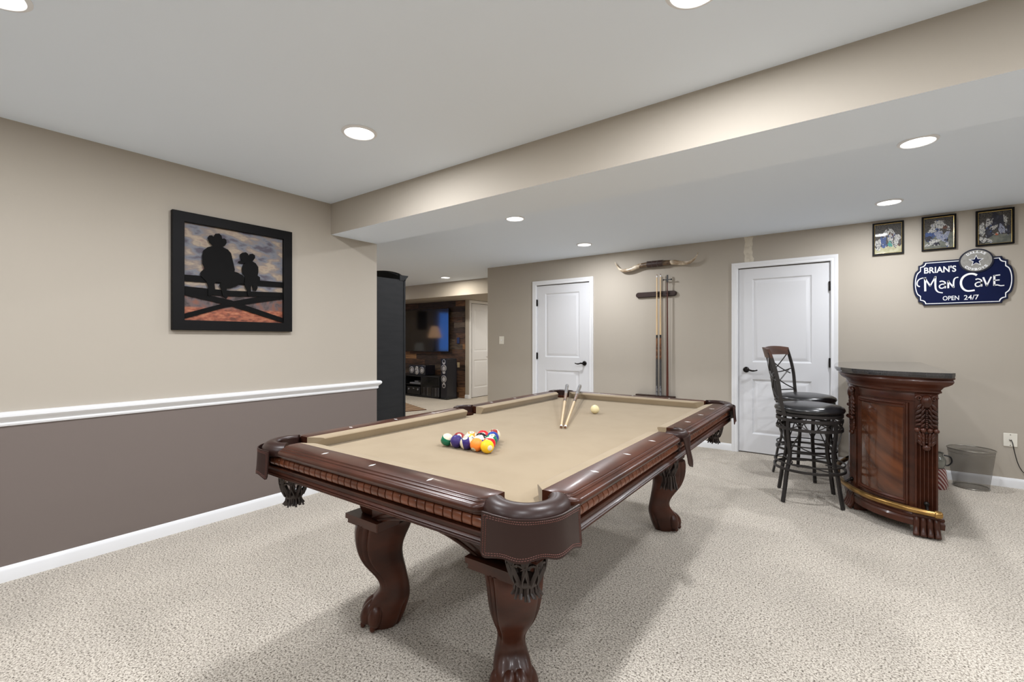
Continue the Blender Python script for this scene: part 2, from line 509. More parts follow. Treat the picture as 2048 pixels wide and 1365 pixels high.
def panel_face(mb, u0, u1, z0, z1, pans, fn, t):
    """front face of a moulded two panel door; fn(u, depth, z)"""
    us = [u0, pans[0][0], pans[0][1], u1]
    # stiles and rails
    def quad(a, b, c, d, da=0, db=0):
        mb.add([fn(a, da, c), fn(b, da, c), fn(b, da, d), fn(a, da, d)], [(0, 1, 2, 3)])
    quad(u0, us[1], z0, z1); quad(us[2], u1, z0, z1)
    zs = [z0]
    for p in sorted(pans, key=lambda q: q[2]): zs += [p[2], p[3]]
    zs.append(z1)
    for i in range(0, len(zs), 2): quad(us[1], us[2], zs[i], zs[i + 1])
    for p in pans:
        steps = [(0, 0), (0.006, 0.002), (0.014, 0.011), (0.024, 0.012), (0.05, 0.004), (0.056, 0.003)]
        rings = [[fn(p[0] + s_, d, p[2] + s_), fn(p[1] - s_, d, p[2] + s_), fn(p[1] - s_, d, p[3] - s_), fn(p[0] + s_, d, p[3] - s_)] for s_, d in steps]
        mb.loft(rings, True, False)
        mb.add(rings[-1], [(0, 1, 2, 3)])
    mb.add([fn(u0, 0, z0), fn(u1, 0, z0), fn(u1, 0, z1), fn(u0, 0, z1), fn(u0, t, z0), fn(u1, t, z0), fn(u1, t, z1), fn(u0, t, z1)],
           [(0, 1, 5, 4), (1, 2, 6, 5), (2, 3, 7, 6), (3, 0, 4, 7), (7, 6, 5, 4)])

def door(name, u0, u1, fn, hinge_left, knob_u, knob_z=0.93, lever=1):
    """fn(u, depth into wall, z) -> xyz"""
    root = bpy.data.objects.new(name, None); COL.objects.link(root); struct(root)
    W = u1 - u0
    pans = [(u0 + 0.157 * W, u0 + 0.82 * W, 1.015, DH - 0.12), (u0 + 0.157 * W, u0 + 0.82 * W, 0.215, 0.83)]
    mb = MB(); panel_face(mb, u0, u1, 0.012, DH - 0.004, pans, fn_off(fn, 0.014), 0.03)
    mb.build('door_panel', M['door'], root, smooth=20)
    # casing
    c = MB()
    prof = [(0.004, 0), (0.004, -0.012), (0.012, -0.017), (0.03, -0.015), (0.044, -0.020), (0.062, -0.022), (0.066, -0.018), (0.066, 0)]
    pts = [(u0 - 0.004, 0.0), (u0 - 0.004, DH), (u1 + 0.004, DH), (u1 + 0.004, 0.0)]
    rings = []
    for i, (u, z) in enumerate(pts):
        su = -1 if i < 2 else 1; sz = 0 if i in (0, 3) else 1
        rings.append([fn(u + su * d, e, z + sz * d) for d, e in prof])
    c.loft(rings, True, True)
    # jamb
    for a, b in ((u0 - 0.010, u0 - 0.003), (u1 + 0.003, u1 + 0.010)):
        P = [fn(a, 0.0, 0), fn(b, 0.0, 0), fn(b, 0.05, 0), fn(a, 0.05, 0), fn(a, 0.0, DH + .008), fn(b, 0.0, DH + .008), fn(b, 0.05, DH + .008), fn(a, 0.05, DH + .008)]
        c.add(P, [(0, 3, 2, 1), (4, 5, 6, 7), (0, 1, 5, 4), (1, 2, 6, 5), (2, 3, 7, 6), (3, 0, 4, 7)])
    c.build('door_casing', M['trim'], root, smooth=20)
    hu = u0 - 0.002 if hinge_left else u1 + 0.002
    for z in (0.26, 1.03, 1.815):
        h = MB(); a = fn(hu, -0.004, z - 0.048); b = fn(hu, -0.004, z + 0.048)
        h.tube([a, b], 0.0065, 8)
        q = [fn(hu - 0.011, 0.0, z - 0.048), fn(hu + 0.011, 0.0, z - 0.048), fn(hu + 0.011, 0.0, z + 0.048), fn(hu - 0.011, 0.0, z + 0.048)]
        q2 = [fn(hu - 0.011, 0.013, z - 0.048), fn(hu + 0.011, 0.013, z - 0.048), fn(hu + 0.011, 0.013, z + 0.048), fn(hu - 0.011, 0.013, z + 0.048)]
        h.loft([q, q2], True, True)
        h.build('hinge', M['bronze'], root)
    k = MB()
    def disc(d0, d1, r0, r1, n=20):
        k.loft([[fn(knob_u + r * math.cos(2 * PI * i / n), d, knob_z + r * math.sin(2 * PI * i / n)) for i in range(n)] for d, r in ((d0, r0), (d1, r1))], True, True)
    disc(0.014, 0.004, 0.033, 0.030); disc(0.004, -0.002, 0.030, 0.022); disc(-0.002, -0.04, 0.011, 0.010)
    if lever:
        L = lever
        k.tube(crom([fn(knob_u, -0.04, knob_z), fn(knob_u + L * .03, -0.044, knob_z + 0.002), fn(knob_u + L * 0.07, -0.044, knob_z - 0.008), fn(knob_u + L * 0.105, -0.042, knob_z - 0.004), fn(knob_u + L * 0.12, -0.04, knob_z + 0.002)], 5),
               [0.011] * 6 + [0.009] * 7 + [0.007] * 8, 10)
    else:
        disc(-0.03, -0.04, 0.012, 0.028); disc(-0.04, -0.06, 0.028, 0.024)
    k.build('door_handle', M['bronze'], root)
    return root
def fn_off(fn, off):
    return lambda u, d, z: fn(u, d + off, z)
fb = lambda u, d, z: (u, YB + d, z)
door('door_1', DA[0], DA[1], fb, True, DA[1] - 0.075, 0.94, -1)
door('door_2', DB[0], DB[1], fb, False, DB[0] + 0.075, 0.93, 1)
fh = lambda u, d, z: (-6.62 - d, u, z)
door('door_3', DC[0], DC[1], fh, True, DC[1] - 0.055, 0.94, -1)

# window with closed blinds in the television room (lit by dusk light)
wn = struct(bpy.data.objects.new('window_1', None)); COL.objects.link(wn)
f = MB()
f.box(-11.12, -11.08, 2.80, 2.85, 0.85, 2.25); f.box(-11.12, -11.08, 3.68, 3.73, 0.85, 2.25)
f.box(-11.12, -11.08, 2.85, 3.68, 0.85, 0.9); f.box(-11.12, -11.08, 2.85, 3.68, 2.20, 2.25)
f.build('window_frame', M['trim'], wn)
MB().box(-11.19, -11.18, 2.85, 3.68, 0.9, 2.20).build('window_pane', M['sky'], wn, smooth=0)
f = MB()
for i in range(26):
    z = 0.92 + i * 0.05
    f.add([(-11.15, 2.86, z), (-11.15, 3.67, z), (-11.115, 3.67, z + 0.022), (-11.115, 2.86, z + 0.022)], [(0, 1, 2, 3)])
f.build('window_blind', M['slat'], wn, smooth=0, recalc=False)

# ------------------------------------------------------------------ recessed lights
for i, (x, y, s_, lab) in enumerate(LAMPS):
    z = CEIL
    if -11 < x < -4.7 and y > 6.57: z = 2.135
    ld = bpy.data.lights.new('downlight', 'AREA')
    ld.shape = 'DISK'; ld.size = 0.13; ld.energy = LAMP_POWER * s_; ld.color = LAMP_COL if x > -4 else (1.0, 0.94, 0.84)
    ld.spread = R(LAMP_SPREAD)
    lo = bpy.data.objects.new('downlight_glow', ld); COL.objects.link(lo)
    if lab:
        t = thing('ceiling_light', lab, 'light', (x, y, z), 0, 'recessed ceiling lights')
    else:
        t = thing('ceiling_light', 'round white recessed ceiling light assumed outside the picture', 'light', (x, y, z), 0, 'recessed lights out of view')
    MB().lathe([(0.078, 0.0), (0.095, 0.0), (0.095, -0.004), (0.088, -0.009), (0.080, -0.010), (0.077, -0.006)], n=36).build('trim_ring', M['trim'], t)
    MB().lathe([(0.0005, -0.0065), (0.077, -0.0065), (0.077, -0.0045), (0.0005, -0.0045)], n=36).build('lens', M['lens'], t)
    lo.parent = t
    lo.location = (0, 0, -0.011)

# ------------------------------------------------------------------ pool table
TA = R(0.8)
TC = (-1.333, 2.190)
table = thing('pool_table', 'carved mahogany pool table with tan felt and leather pockets', 'pool table', (TC[0], TC[1], 0), TA)
TM = Matrix.Translation((TC[0], TC[1], 0)) @ Matrix.Rotation(TA, 4, 'Z')
ZR, ZB = 0.832, 0.785       # rail top, cloth
HW, HL = 0.559, 1.118       # half playfield
# bed cloth with pocket notches
def notch(cx, cy, r, a0, a1, n=14):
    return [(cx + r * math.cos(R(a0 + (a1 - a0) * i / n)), cy + r * math.sin(R(a0 + (a1 - a0) * i / n))) for i in range(n + 1)]
EX, EY = 0.615, 1.174
out = []
out += notch(0.655, 0, 0.062, -118, -242)            # right side pocket (traversed upward)
out += notch(0.600, 1.160, 0.060, -75, -195)
out += notch(-0.600, 1.160, 0.060, 15, -105)
out += notch(-0.655, 0, 0.062, 62, -62)
out += notch(-0.600, -1.160, 0.060, 105, -15)
out += notch(0.600, -1.160, 0.060, 195, 75)
MB().prism(out, lambda u, v, h: (u, v, h), ZB - 0.03, ZB).build('bed_cloth', M['cloth'], table, smooth=0)

wood_prof = [(0.05, 0.790), (0.05, ZR - 0.001), (0.052, ZR), (0.128, ZR), (0.1305, ZR - 0.001), (0.1315, ZR - 0.004), (0.1335, ZR - 0.0055), (0.138, ZR - 0.0055),
             (0.1415, ZR - 0.007), (0.1425, ZR - 0.010), (0.1445, ZR - 0.011), (0.150, ZR - 0.0115), (0.156, ZR - 0.015), (0.1595, ZR - 0.021), (0.159, ZR - 0.028), (0.154, ZR - 0.034), (0.146, ZR - 0.037), (0.143, 0.790)]
cush_prof = [(0.0505, ZR - 0.0005), (0.012, ZR - 0.004), (0.003, ZR - 0.006), (0.0, ZR - 0.010), (0.001, ZR - 0.014), (0.018, ZB + 0.001), (0.0505, ZB + 0.001)]
def make_rail(kind, a, b, cu0, cu1, base, fn, diam):
    """fn(t, d, z): t along the rail, d outward from the nose line; a,b wood ends; cu0,cu1 nose ends"""
    def outer_pull(t):
        e = min(t - a, b - t)
        return 0.034 * (1 - min(1, e / 0.035)) ** 2.2
    mb = MB(); rings = []
    for k in (0, 0.004, 0.010, 0.018, 0.027, 0.036):
        rings.append(a + k)
    rr = rings + [b - k for k in (0.036, 0.027, 0.018, 0.010, 0.004, 0)]
    R_ = []
    for t in rr:
        p_ = outer_pull(t)
        R_.append([fn(t, d if d < 0.1 else d - p_, z) for d, z in wood_prof])
    mb.loft(R_, True, True)
    rail = mb.build('rail', M['wood'], table, smooth=40)
    c = MB(); R_ = []
    for s0, (w_, n_) in enumerate(((a, cu0), (b, cu1))):
        R_.append([fn(n_ + (w_ - n_) * min(1, d / 0.0505), d, z) for d, z in cush_prof])
    mid = []
    c.loft(R_, True, True)
    cu = c.build('cushion', M['cloth'], rail, smooth=50)
    for t in diam:
        dm = MB(); L, S = 0.0155, 0.0055
        dm.prism([(-S, 0), (0, -L), (S, 0), (0, L)], (lambda u, v, h, t=t: fn(t + u, 0.094 + v, h)), ZR - 0.001, ZR + 0.0006)
        dm.build('diamond_inlay', M['pearl'], rail, smooth=0)
    return rail
for sy in (-1, 1):
    make_rail('end', -0.532, 0.532, -0.478, 0.478, HL, (lambda t, d, z, sy=sy: (t, sy * (HL + d), z)), (-0.2795, 0, 0.2795))
for sx in (-1, 1):
    for sy in (-1, 1):
        make_rail('side', 0.062, 1.092, 0.078, 1.038, HW, (lambda t, d, z, sx=sx, sy=sy: (sx * (HW + d), sy * t, z)), (0.2795, 0.559, 0.8385))

# cabinet: four aprons with dentil moulding
CX_, CY_ = 0.678, 1.237
def make_apron(name, half, fn, arch):
    mb = MB()
    prof = [(-0.05, 0.792), (0.004, 0.792), (0.006, 0.787), (-0.010, 0.785), (-0.012, 0.742), (0.010, 0.740), (0.012, 0.736), (0.004, 0.733), (0.004, 0.722), (0.008, 0.720), (0.013, 0.716), (0.009, 0.7125),
            (0.014, 0.709), (0.010, 0.7055), (0.012, 0.702), (0.006, 0.698), (-0.012, 0.695), (-0.05, 0.695)]
    mb.loft([[fn(-(half + d), d, z) for d, z in prof], [fn(half + d, d, z) for d, z in prof]], True, True)
    ap = mb.build(name, M['wood'], table, smooth=30)
    # dentils
    dn = MB(); pitch = 0.0365; n = int((2 * half - 0.10) / pitch); t0 = -n * pitch / 2
    for i in range(n):
        a = t0 + i * pitch + 0.0022; b = a + pitch - 0.0044
        rings = []
        for tt, sc in ((a, 0.0), (a + 0.0006, 0.75), (a + 0.003, 1.0), (b - 0.003, 1.0), (b - 0.0006, 0.75), (b, 0.0)):
            ring = []
            for j in range(9):
                w_ = -1 + 2 * j / 8
                z = 0.7635 + w_ * 0.0200
                d = -0.010 + (0.006 + 0.018 * math.sqrt(max(0, 1 - w_ * w_))) * (0.92 + 0.08 * sc) 
                ring.append(fn(tt + 0.005 * (1 - w_ * w_), d, z))
            ring.append(fn(tt, -0.014, 0.7835)); ring.append(fn(tt, -0.014, 0.7435))
            rings.append(ring)
        dn.loft(rings, True, True)
    dn.build('dentil_moulding', M['wood_light'], ap, smooth=45)
    # arched valance
    va = MB(); N = 28; top = []; bot = []
    for i in range(N + 1):
        t = -arch[0] + 2 * arch[0] * i / N
        q = abs(t) / arch[0]
        top.append((t, 0.70)); bot.append((t, arch[1] - (arch[1] - arch[3]) * q ** 2.1))
    va.prism(top + bot[::-1], lambda u, v, h: fn(u, h, v), arch[2] - 0.02, arch[2])
    va.tube([fn(u, arch[2] - 0.002, v + 0.006) for u, v in bot], 0.008, 8)
    va.tube([fn(u, arch[2] - 0.003, min(v + 0.030, 0.69)) for u, v in bot], 0.005, 8)
    va.build('valance', M['wood'], ap, smooth=40)
    return ap
for sy in (-1, 1):
    make_apron('end_apron', CX_, (lambda t, d, z, sy=sy: (t, sy * (CY_ + d), z)), (0.31, 0.548, -0.262, 0.478))
for sx in (-1, 1):
    make_apron('side_apron', CY_, (lambda t, d, z, sx=sx: (sx * (CX_ + d), t, z)), (0.84, 0.620, -0.262, 0.500))
# underside
MB().box(-0.64, 0.64, -1.20, 1.20, 0.70, 0.752).build('slate_frame', M['wood_dark'], table, smooth=0)

# legs: ball and claw cabriole set on the diagonal
PROF = [  # z, outward front, outward back, half width
    (0.468, 0.116, -0.116, 0.122), (0.455, 0.120, -0.118, 0.121), (0.44, 0.124, -0.118, 0.117), (0.40, 0.124, -0.098, 0.112), (0.36, 0.118, -0.082, 0.107), (0.32, 0.106, -0.077, 0.098),
    (0.28, 0.085, -0.083, 0.084), (0.245, 0.056, -0.092, 0.068), (0.215, 0.033, -0.098, 0.060), (0.185, 0.018, -0.105, 0.058), (0.155, 0.022, -0.110, 0.064), (0.13, 0.042, -0.112, 0.073),
    (0.105, 0.066, -0.108, 0.083), (0.08, 0.078, -0.100, 0.084), (0.055, 0.078, -0.092, 0.086), (0.03, 0.076, -0.082, 0.080), (0.010, 0.066, -0.072, 0.070), (0.0, 0.058, -0.064, 0.064)]
def make_leg(sx, sy):
    c = Vector((sx * 0.350, sy * 0.878, 0))
    od = Vector((sx, sy, 0)).normalized(); wd = Vector((-od.y, od.x, 0))
    def P(o_, w_, z): return tuple(c + od * o_ + wd * w_ + Vector((0, 0, z)))
    mb = MB(); rings = []; N = 108
    zz = [];
    for i in range(len(PROF) - 1):
        a, b = PROF[i], PROF[i + 1]
        for k in range(3):
            t = k / 3; zz.append(tuple(a[q] + (b[q] - a[q]) * t for q in range(4)))
    zz.append(PROF[-1])
    # smooth
    for _ in range(3):
        zz = [zz[0]] + [tuple((zz[i - 1][q] + 2 * zz[i][q] + zz[i + 1][q]) / 4 for q in range(4)) for i in range(1, len(zz) - 1)] + [zz[-1]]
    for z, of, ob, hw in zz:
        oc = (of + ob) / 2; ro = (of - ob) / 2; ring = []
        up = min(1, max(0, (z - 0.17) / 0.05)); lo = min(1, max(0, (0.125 - z) / 0.04))
        for i in range(N):
            a = 2 * PI * i / N - PI; ca, sa = math.cos(a), math.sin(a)
            e = 2 / 2.7
            x = math.copysign(abs(ca) ** e, ca); y = math.copysign(abs(sa) ** e, sa)
            y *= 0.80 + 0.22 * x
            m_ = 1.0; d = abs(math.degrees(a))
            m_ -= up * (0.085 * math.exp(-((d - 40) / 3.2) ** 2) + 0.085 * math.exp(-((d - 52) / 3.2) ** 2) + 0.095 * math.exp(-((d - 66) / 3.8) ** 2))
            m_ -= lo * 0.13 * (1 - abs(math.cos(a * 2.5 + PI / 2))) ** 2 * 1.2
            m_ -= (1 - up) * (1 - lo) * 0.03 * math.exp(-(d / 4) ** 2)
            ring.append(P(oc + ro * x * m_, hw * y * m_, z))
        rings.append(ring)
    mb.loft(rings, True, True)
    # toes and claws
    for ang in (-68, -24, 24, 68):
        a = R(ang); ca, sa = math.cos(a), math.sin(a)
        mb.tube(crom([P(0.002 + 0.030 * ca, 0.036 * sa, 0.110), P(0.006 + 0.052 * ca, 0.054 * sa, 0.085), P(0.008 + 0.068 * ca, 0.064 * sa, 0.055), P(0.010 + 0.070 * ca, 0.066 * sa, 0.024)], 5),
                [0.016, 0.020, 0.024, 0.026, 0.028, 0.029, 0.030, 0.0305, 0.031, 0.031, 0.0305, 0.029, 0.027, 0.025, 0.022, 0.019], 12)
        mb.ball(P(0.012 + 0.082 * ca, 0.078 * sa, 0.021), 0.012, 0.012, 0.016)
    leg = mb.build('leg', M['wood'], table, smooth=60)
    # stepped cap slab with a clipped inner corner
    s_ = MB()
    def slab(h, z0, z1):
        q = [(h, h), (-h, h), (-h, 0.02 - h * 0.4), (0.02 - h * 0.4, -h), (h, -h)]
        cs = Vector((sx * 0.346, sy * 0.900, 0))
        s_.prism(q, lambda u, v, z: (cs.x + sx * u, cs.y + sy * v, z), z0, z1)
    slab(0.101, 0.466, 0.484); slab(0.108, 0.486, 0.506)
    s_.build('cap', M['wood'], leg, bevel=0.005)
    b_ = MB()
    rings = []
    for z, h, cx_, cy_ in ((0.505, 0.080, 0.320, 0.880), (0.57, 0.095, 0.325, 0.880), (0.62, 0.110, 0.332, 0.875), (0.70, 0.135, 0.345, 0.885)):
        cs = Vector((sx * cx_, sy * cy_, 0))
        rings.append([(cs.x + sx * u * h, cs.y + sy * v * h, z) for u, v in ((1, 1), (-1, 1), (-1, -1), (1, -1))])
    b_.loft(rings, True, True)
    b_.build('bracket', M['wood'], leg, smooth=0, bevel=0.004)
for sx in (-1, 1):
    for sy in (-1, 1): make_leg(sx, sy)

# corner pockets
def make_corner(sx, sy):
    cx, cy = 0.598, 1.157
    def P(r, a, z):   # a measured so that 45 is the outward diagonal
        return (sx * (cx + r * math.cos(R(a))), sy * (cy + r * math.sin(R(a))), z)
    # rolled leather iron
    mb = MB(); rings = []
    A = [-42 + i * (174 / 28) for i in range(29)]
    sec = [(0.062, 0.792), (0.062, 0.822), (0.066, 0.833), (0.073, 0.8375), (0.086, 0.8385), (0.101, 0.8355), (0.113, 0.828), (0.121, 0.816), (0.124, 0.803), (0.118, 0.790)]
    for a in A:
        rings.append([P(r, a, z) for r, z in sec])
    mb.loft(rings, True, True)
    po = mb.build('corner_pocket', M['leather'], table, smooth=50)
    # liner going down into the pocket
    ln = MB(); R_ = []
    for z, r in ((0.832, 0.063), (0.79, 0.062), (0.75, 0.058), (0.70, 0.054), (0.66, 0.048), (0.62, 0.038)):
        R_.append([P(r, 360 * i / 24, z) for i in range(24)])
    ln = MB(); N = 24
    R2 = [[P(r, -42 + 174 * i / N, z) for i in range(N + 1)] for z, r in ((0.83, 0.0615), (0.79, 0.0615), (0.74, 0.060))]
    ln.loft(R2, False, False)
    ln.build('pocket_liner', M['leather'], po, smooth=60, recalc=False)
    # shield hanging over the cabinet corner
    sh = MB(); N = 36; top = []; 
    def path(q):  # q 0..1 around the rounded outer corner
        pts = [(0.548 - cx, 0.130), (0.01, 0.131), (0.050, 0.124), (0.088, 0.101), (0.112, 0.070), (0.127, 0.03), (0.130, -0.02), (0.130, -0.062)]
        return pts
    cp = crom([(x, y, 0) for x, y in path(0)], 6)
    nn = len(cp)
    def bot(q):
        e = 1 - abs(2 * q - 1)
        return 0.704 + 0.013 * math.sin(q * PI) - 0.005 * math.cos(q * 6 * PI) + 0.018 * (1 - min(1, e / 0.10)) ** 2
    outer, inner = [], []
    zs_n = 9
    for j in range(nn):
        q = j / (nn - 1); x, y, _ = cp[j]
        x2, y2, _ = cp[min(j + 1, nn - 1)]; x1, y1, _ = cp[max(j - 1, 0)]
        tx, ty = x2 - x1, y2 - y1; l = math.hypot(tx, ty); nx, ny = -ty / l, tx / l
        if nx * x + ny * y < 0: nx, ny = -nx, -ny
        col_o = []; col_i = []
        for k in range(zs_n):
            z = 0.817 + (bot(q) - 0.817) * k / (zs_n - 1)
            fl = 0.006 * (k / (zs_n - 1)) ** 1.5 
            col_o.append((sx * (cx + x + nx * (fl + 0.004)), sy * (cy + y + ny * (fl + 0.004)), z))
            col_i.append((sx * (cx + x + nx * fl), sy * (cy + y + ny * fl), z))
        outer.append(col_o); inner.append(col_i)
    sh.loft([o_ + i_[::-1] for o_, i_ in zip(outer, inner)], True, True)
    sk = sh.build('skirt', M['leather'], po, smooth=45)
    # stitched border: two rows of little stitches
    st = MB()
    def surf(q, k):
        jf = q * (nn - 1); j = min(int(jf), nn - 2); u = jf - j
        kf = k * (zs_n - 1); kk = min(int(kf), zs_n - 2); w_ = kf - kk
        a = Vector(outer[j][kk]).lerp(Vector(outer[j + 1][kk]), u); b = Vector(outer[j][kk + 1]).lerp(Vector(outer[j + 1][kk + 1]), u)
        return a.lerp(b, w_)
    for off in (0.06, 0.11):
        path_ = [(0.025 + off * 0.4, off + 0.9 * 0 )]
        n1 = 46
        seq = [(off * 0.42, off + (1 - 2 * off) * i / 16) for i in range(17)]
        seq2 = [(off * 0.42 + (1 - 0.84 * off) * i / n1, 1 - off) for i in range(n1 + 1)]
        seq3 = [(1 - off * 0.42, 1 - off - (1 - 2 * off) * i / 16) for i in range(17)]
        seq4 = [(1 - off * 0.42 - (1 - 0.84 * off) * i / n1, off) for i in range(n1 + 1)]
        for sq in (seq, seq2, seq3, seq4):
            for i in range(len(sq) - 1):
                a = surf(*sq[i]); b = surf(*sq[i + 1])
                st.tube([a.lerp(b, 0.15), a.lerp(b, 0.8)], 0.0011, 5)
    st.build('stitching', M['stitch'], sk, smooth=0)
    # net and tassel
    nt_ = MB()
    for i in range(9):
        a0 = 360 * i / 9
        for s2 in (1, -1):
            pp = []
            for k in range(7):
                t = k / 6; z = 0.715 - 0.115 * t; r = 0.056 * (1 - 0.45 * t ** 2.5) + 0.004
                pp.append(P(r, a0 + s2 * 36 * t, z))
            nt_.bar(pp, 0.011, 0.003, (0, 0, 1))
    for i in range(9):
        a0 = 360 * i / 9
        nt_.tube([P(0.052, a0, 0.662), P(0.054, a0 + 20, 0.655), P(0.052, a0 + 40, 0.662)], 0.005, 6)
    nt_.lathe([(0.030, 0.588), (0.036, 0.596), (0.034, 0.606), (0.020, 0.612)], (sx * cx, sy * cy, 0), n=18)
    nt_.build('pocket_net', M['net'], po, smooth=50)
    for i in range(0, 9, 2):
        a0 = 360 * i / 9 + 10
        MB().tube([P(0.050 + 0.000, a0, 0.70), P(0.047, a0 + 14, 0.675), P(0.042, a0 + 4, 0.65)], 0.0045, 8).build('net_ring', M['net_lining'], po, smooth=50)
    ts = MB()
    for i in range(40):
        a = i * 137.5; r = 0.030 * math.sqrt((i + 0.5) / 40)
        ts.tube([P(r, a, 0.600), P(r * 1.12, a + 3, 0.575), P(r * 1.5, a - 3, 0.556 + 0.004 * (i % 3))], 0.0042, 5)
    ts.build('tassel', M['net'], po, smooth=0)
for sx in (-1, 1):
    for sy in (-1, 1): make_corner(sx, sy)
def make_side(sx):
    cx = 0.640
    def P(r, a, z): return (sx * (cx + r * math.cos(R(a))), r * math.sin(R(a)), z)
    mb = MB(); rings = []
    sec = [(0.052, 0.790), (0.052, 0.824), (0.055, 0.834), (0.062, 0.8385), (0.072, 0.838), (0.082, 0.832), (0.086, 0.820), (0.085, 0.800), (0.078, 0.790)]
    for i in range(25):
        a = -84 + 168 * i / 24
        rings.append([P(r * (1 if r < 0.06 else 0.985), a, z) for r, z in sec])
    mb.loft(rings, True, True)
    po = mb.build('side_pocket', M['leather'], table, smooth=50)
    ln = MB()
    ln.loft([[P(0.0515, -100 + 200 * i / 24, z) for i in range(25)] for z in (0.83, 0.79, 0.74)], False, False)
    ln.build('pocket_liner', M['leather'], po, smooth=60, recalc=False)
    sh = MB(); rings = []
    for t, hw, d in ((0, 0.060, 0.0), (0.12, 0.052, 0.004), (0.3, 0.040, 0.006), (0.5, 0.032, 0.010), (0.7, 0.033, 0.016), (0.86, 0.036, 0.020), (0.95, 0.026, 0.022), (1.0, 0.010, 0.022)):
        z = 0.815 - 0.138 * t; x = 0.722 + d
        ring = []
        for k in range(9):
            y = -hw + 2 * hw * k / 8
            ring.append((sx * (x + 0.006 * (1 - (y / hw) ** 2)), y, z - 0.004 * (1 - (y / hw) ** 2)))
        for k in range(8, -1, -1):
            y = -hw + 2 * hw * k / 8
            ring.append((sx * (x - 0.005 + 0.006 * (1 - (y / hw) ** 2)), y, z - 0.004 * (1 - (y / hw) ** 2)))
        rings.append(ring)
    sh.loft(rings, True, True)
    sh.build('skirt', M['leather'], po, smooth=45)
    nt_ = MB()
    for i in range(9):
        for s2 in (1, -1):
            pp = []
            for k in range(7):
                t = k / 6; pp.append(P(0.052 * (1 - 0.45 * t ** 2.5), 40 * i + s2 * 36 * t, 0.715 - 0.10 * t))
            nt_.bar([(p[0] - sx * 0.01, p[1], p[2]) for p in pp], 0.011, 0.003, (0, 0, 1))
    nt_.build('pocket_net', M['net'], po, smooth=50)
    ts = MB()
    for i in range(36):
        a = i * 137.5; r = 0.028 * math.sqrt((i + 0.5) / 36)
        ts.tube([P(r, a, 0.62), P(r * 1.12, a + 3, 0.59), P(r * 1.5, a - 3, 0.552 + 0.004 * (i % 3))], 0.0042, 5)
    ts.build('tassel', M['net'], po, smooth=0)
for sx in (-1, 1): make_side(sx)

# ------------------------------------------------------------------ balls
BR = 0.0286
BZ = ZB + BR + 0.0004
CAMD, RGT, UP_ = Vector((.65, -.73, .22)), Vector((.805, .593, 0)), Vector((0, 0, 1))
def vec_rot(pole, num):
    """rotation from the stripe axis (local Z) and the number spot (local X), both as (right, up, toward the viewer)"""
    n = (RGT * num[0] + UP_ * num[1] + CAMD * num[2]).normalized()
    p = (RGT * pole[0] + UP_ * pole[1] + CAMD * pole[2]); p = (p - n * p.dot(n)).normalized() if abs(p.normalized().dot(n)) < 0.98 else n.orthogonal().normalized()
    y = p.cross(n)
    return Matrix((n, y, p)).transposed().to_4x4()
BC = {1: srgb(246, 196, 20), 2: srgb(28, 56, 140), 3: srgb(206, 28, 32), 4: srgb(48, 34, 104), 5: srgb(250, 140, 50), 6: srgb(16, 108, 78), 7: srgb(140, 40, 36), 8: srgb(16, 18, 20)}
BNAME = {1: 'yellow', 2: 'blue', 3: 'red', 4: 'purple', 5: 'orange', 6: 'green', 7: 'maroon'}
row = Vector((-1, -0.018, 0)).normalized() * 2.005 * BR
v60 = Matrix.Rotation(R(-120), 3, 'Z') @ row
v60 = Vector((-0.5 * row.x * -1 * -1, 0, 0))
P0 = Vector((-1.2235, 1.484, BZ))
side = Matrix.Rotation(R(-60), 3, 'Z') @ row
rack = [
    [(1, (0, 1, 0), (.42, -.22, .88)), (5, (0, 1, 0), (-.45, -.68, .58)), (12, (-.75, .42, .35), (.2, -.8, -.4)), (4, (0, 1, 0), (-.86, -.42, .25)), (14, (.62, .68, .30), (-.9, .3, .1))],
    [(11, (-.25, .95, .1), (.5, -.3, -.8)), (10, (0, 1, .1), (1, 0, -.5)), (9, (-.62, .72, .1), (.6, .4, .6)), (7, (0, 1, 0), (0, -.5, -1))],
    [(6, (0, 0, 1), (.12, .84, .45)), (8, (0, 1, 0), (0, -.3, -1)), (13, (1, 0, 0), (0.1, .93, .30))],
    [(2, (0, 1, 0), (0, -.3, -1)), (3, (0, 1, 0), (0, -.3, -1))],
    [(15, (.95, .05, .25), (0, .2, -1))]]
WHERE = {1: 'at the right front corner, nearest the camera', 5: 'in the front row beside the solid yellow ball', 12: 'in the middle of the front row', 4: 'in the front row between two striped balls',
         14: 'at the left corner of the rack', 11: 'behind the solid yellow ball', 10: 'behind the solid orange ball', 9: 'inside the rack, second row', 7: 'second row, behind the green striped ball',
         6: 'on the right edge of the rack', 8: 'in the middle of the rack', 13: 'on the back edge, number facing up', 2: 'on the right edge, just before the far corner', 3: 'on the back edge beside the solid blue ball', 15: 'at the far corner of the rack'}
def ball_mesh(r):
    mb = MB(); mb.ball((0, 0, 0), r, n=40, m=26); return mb
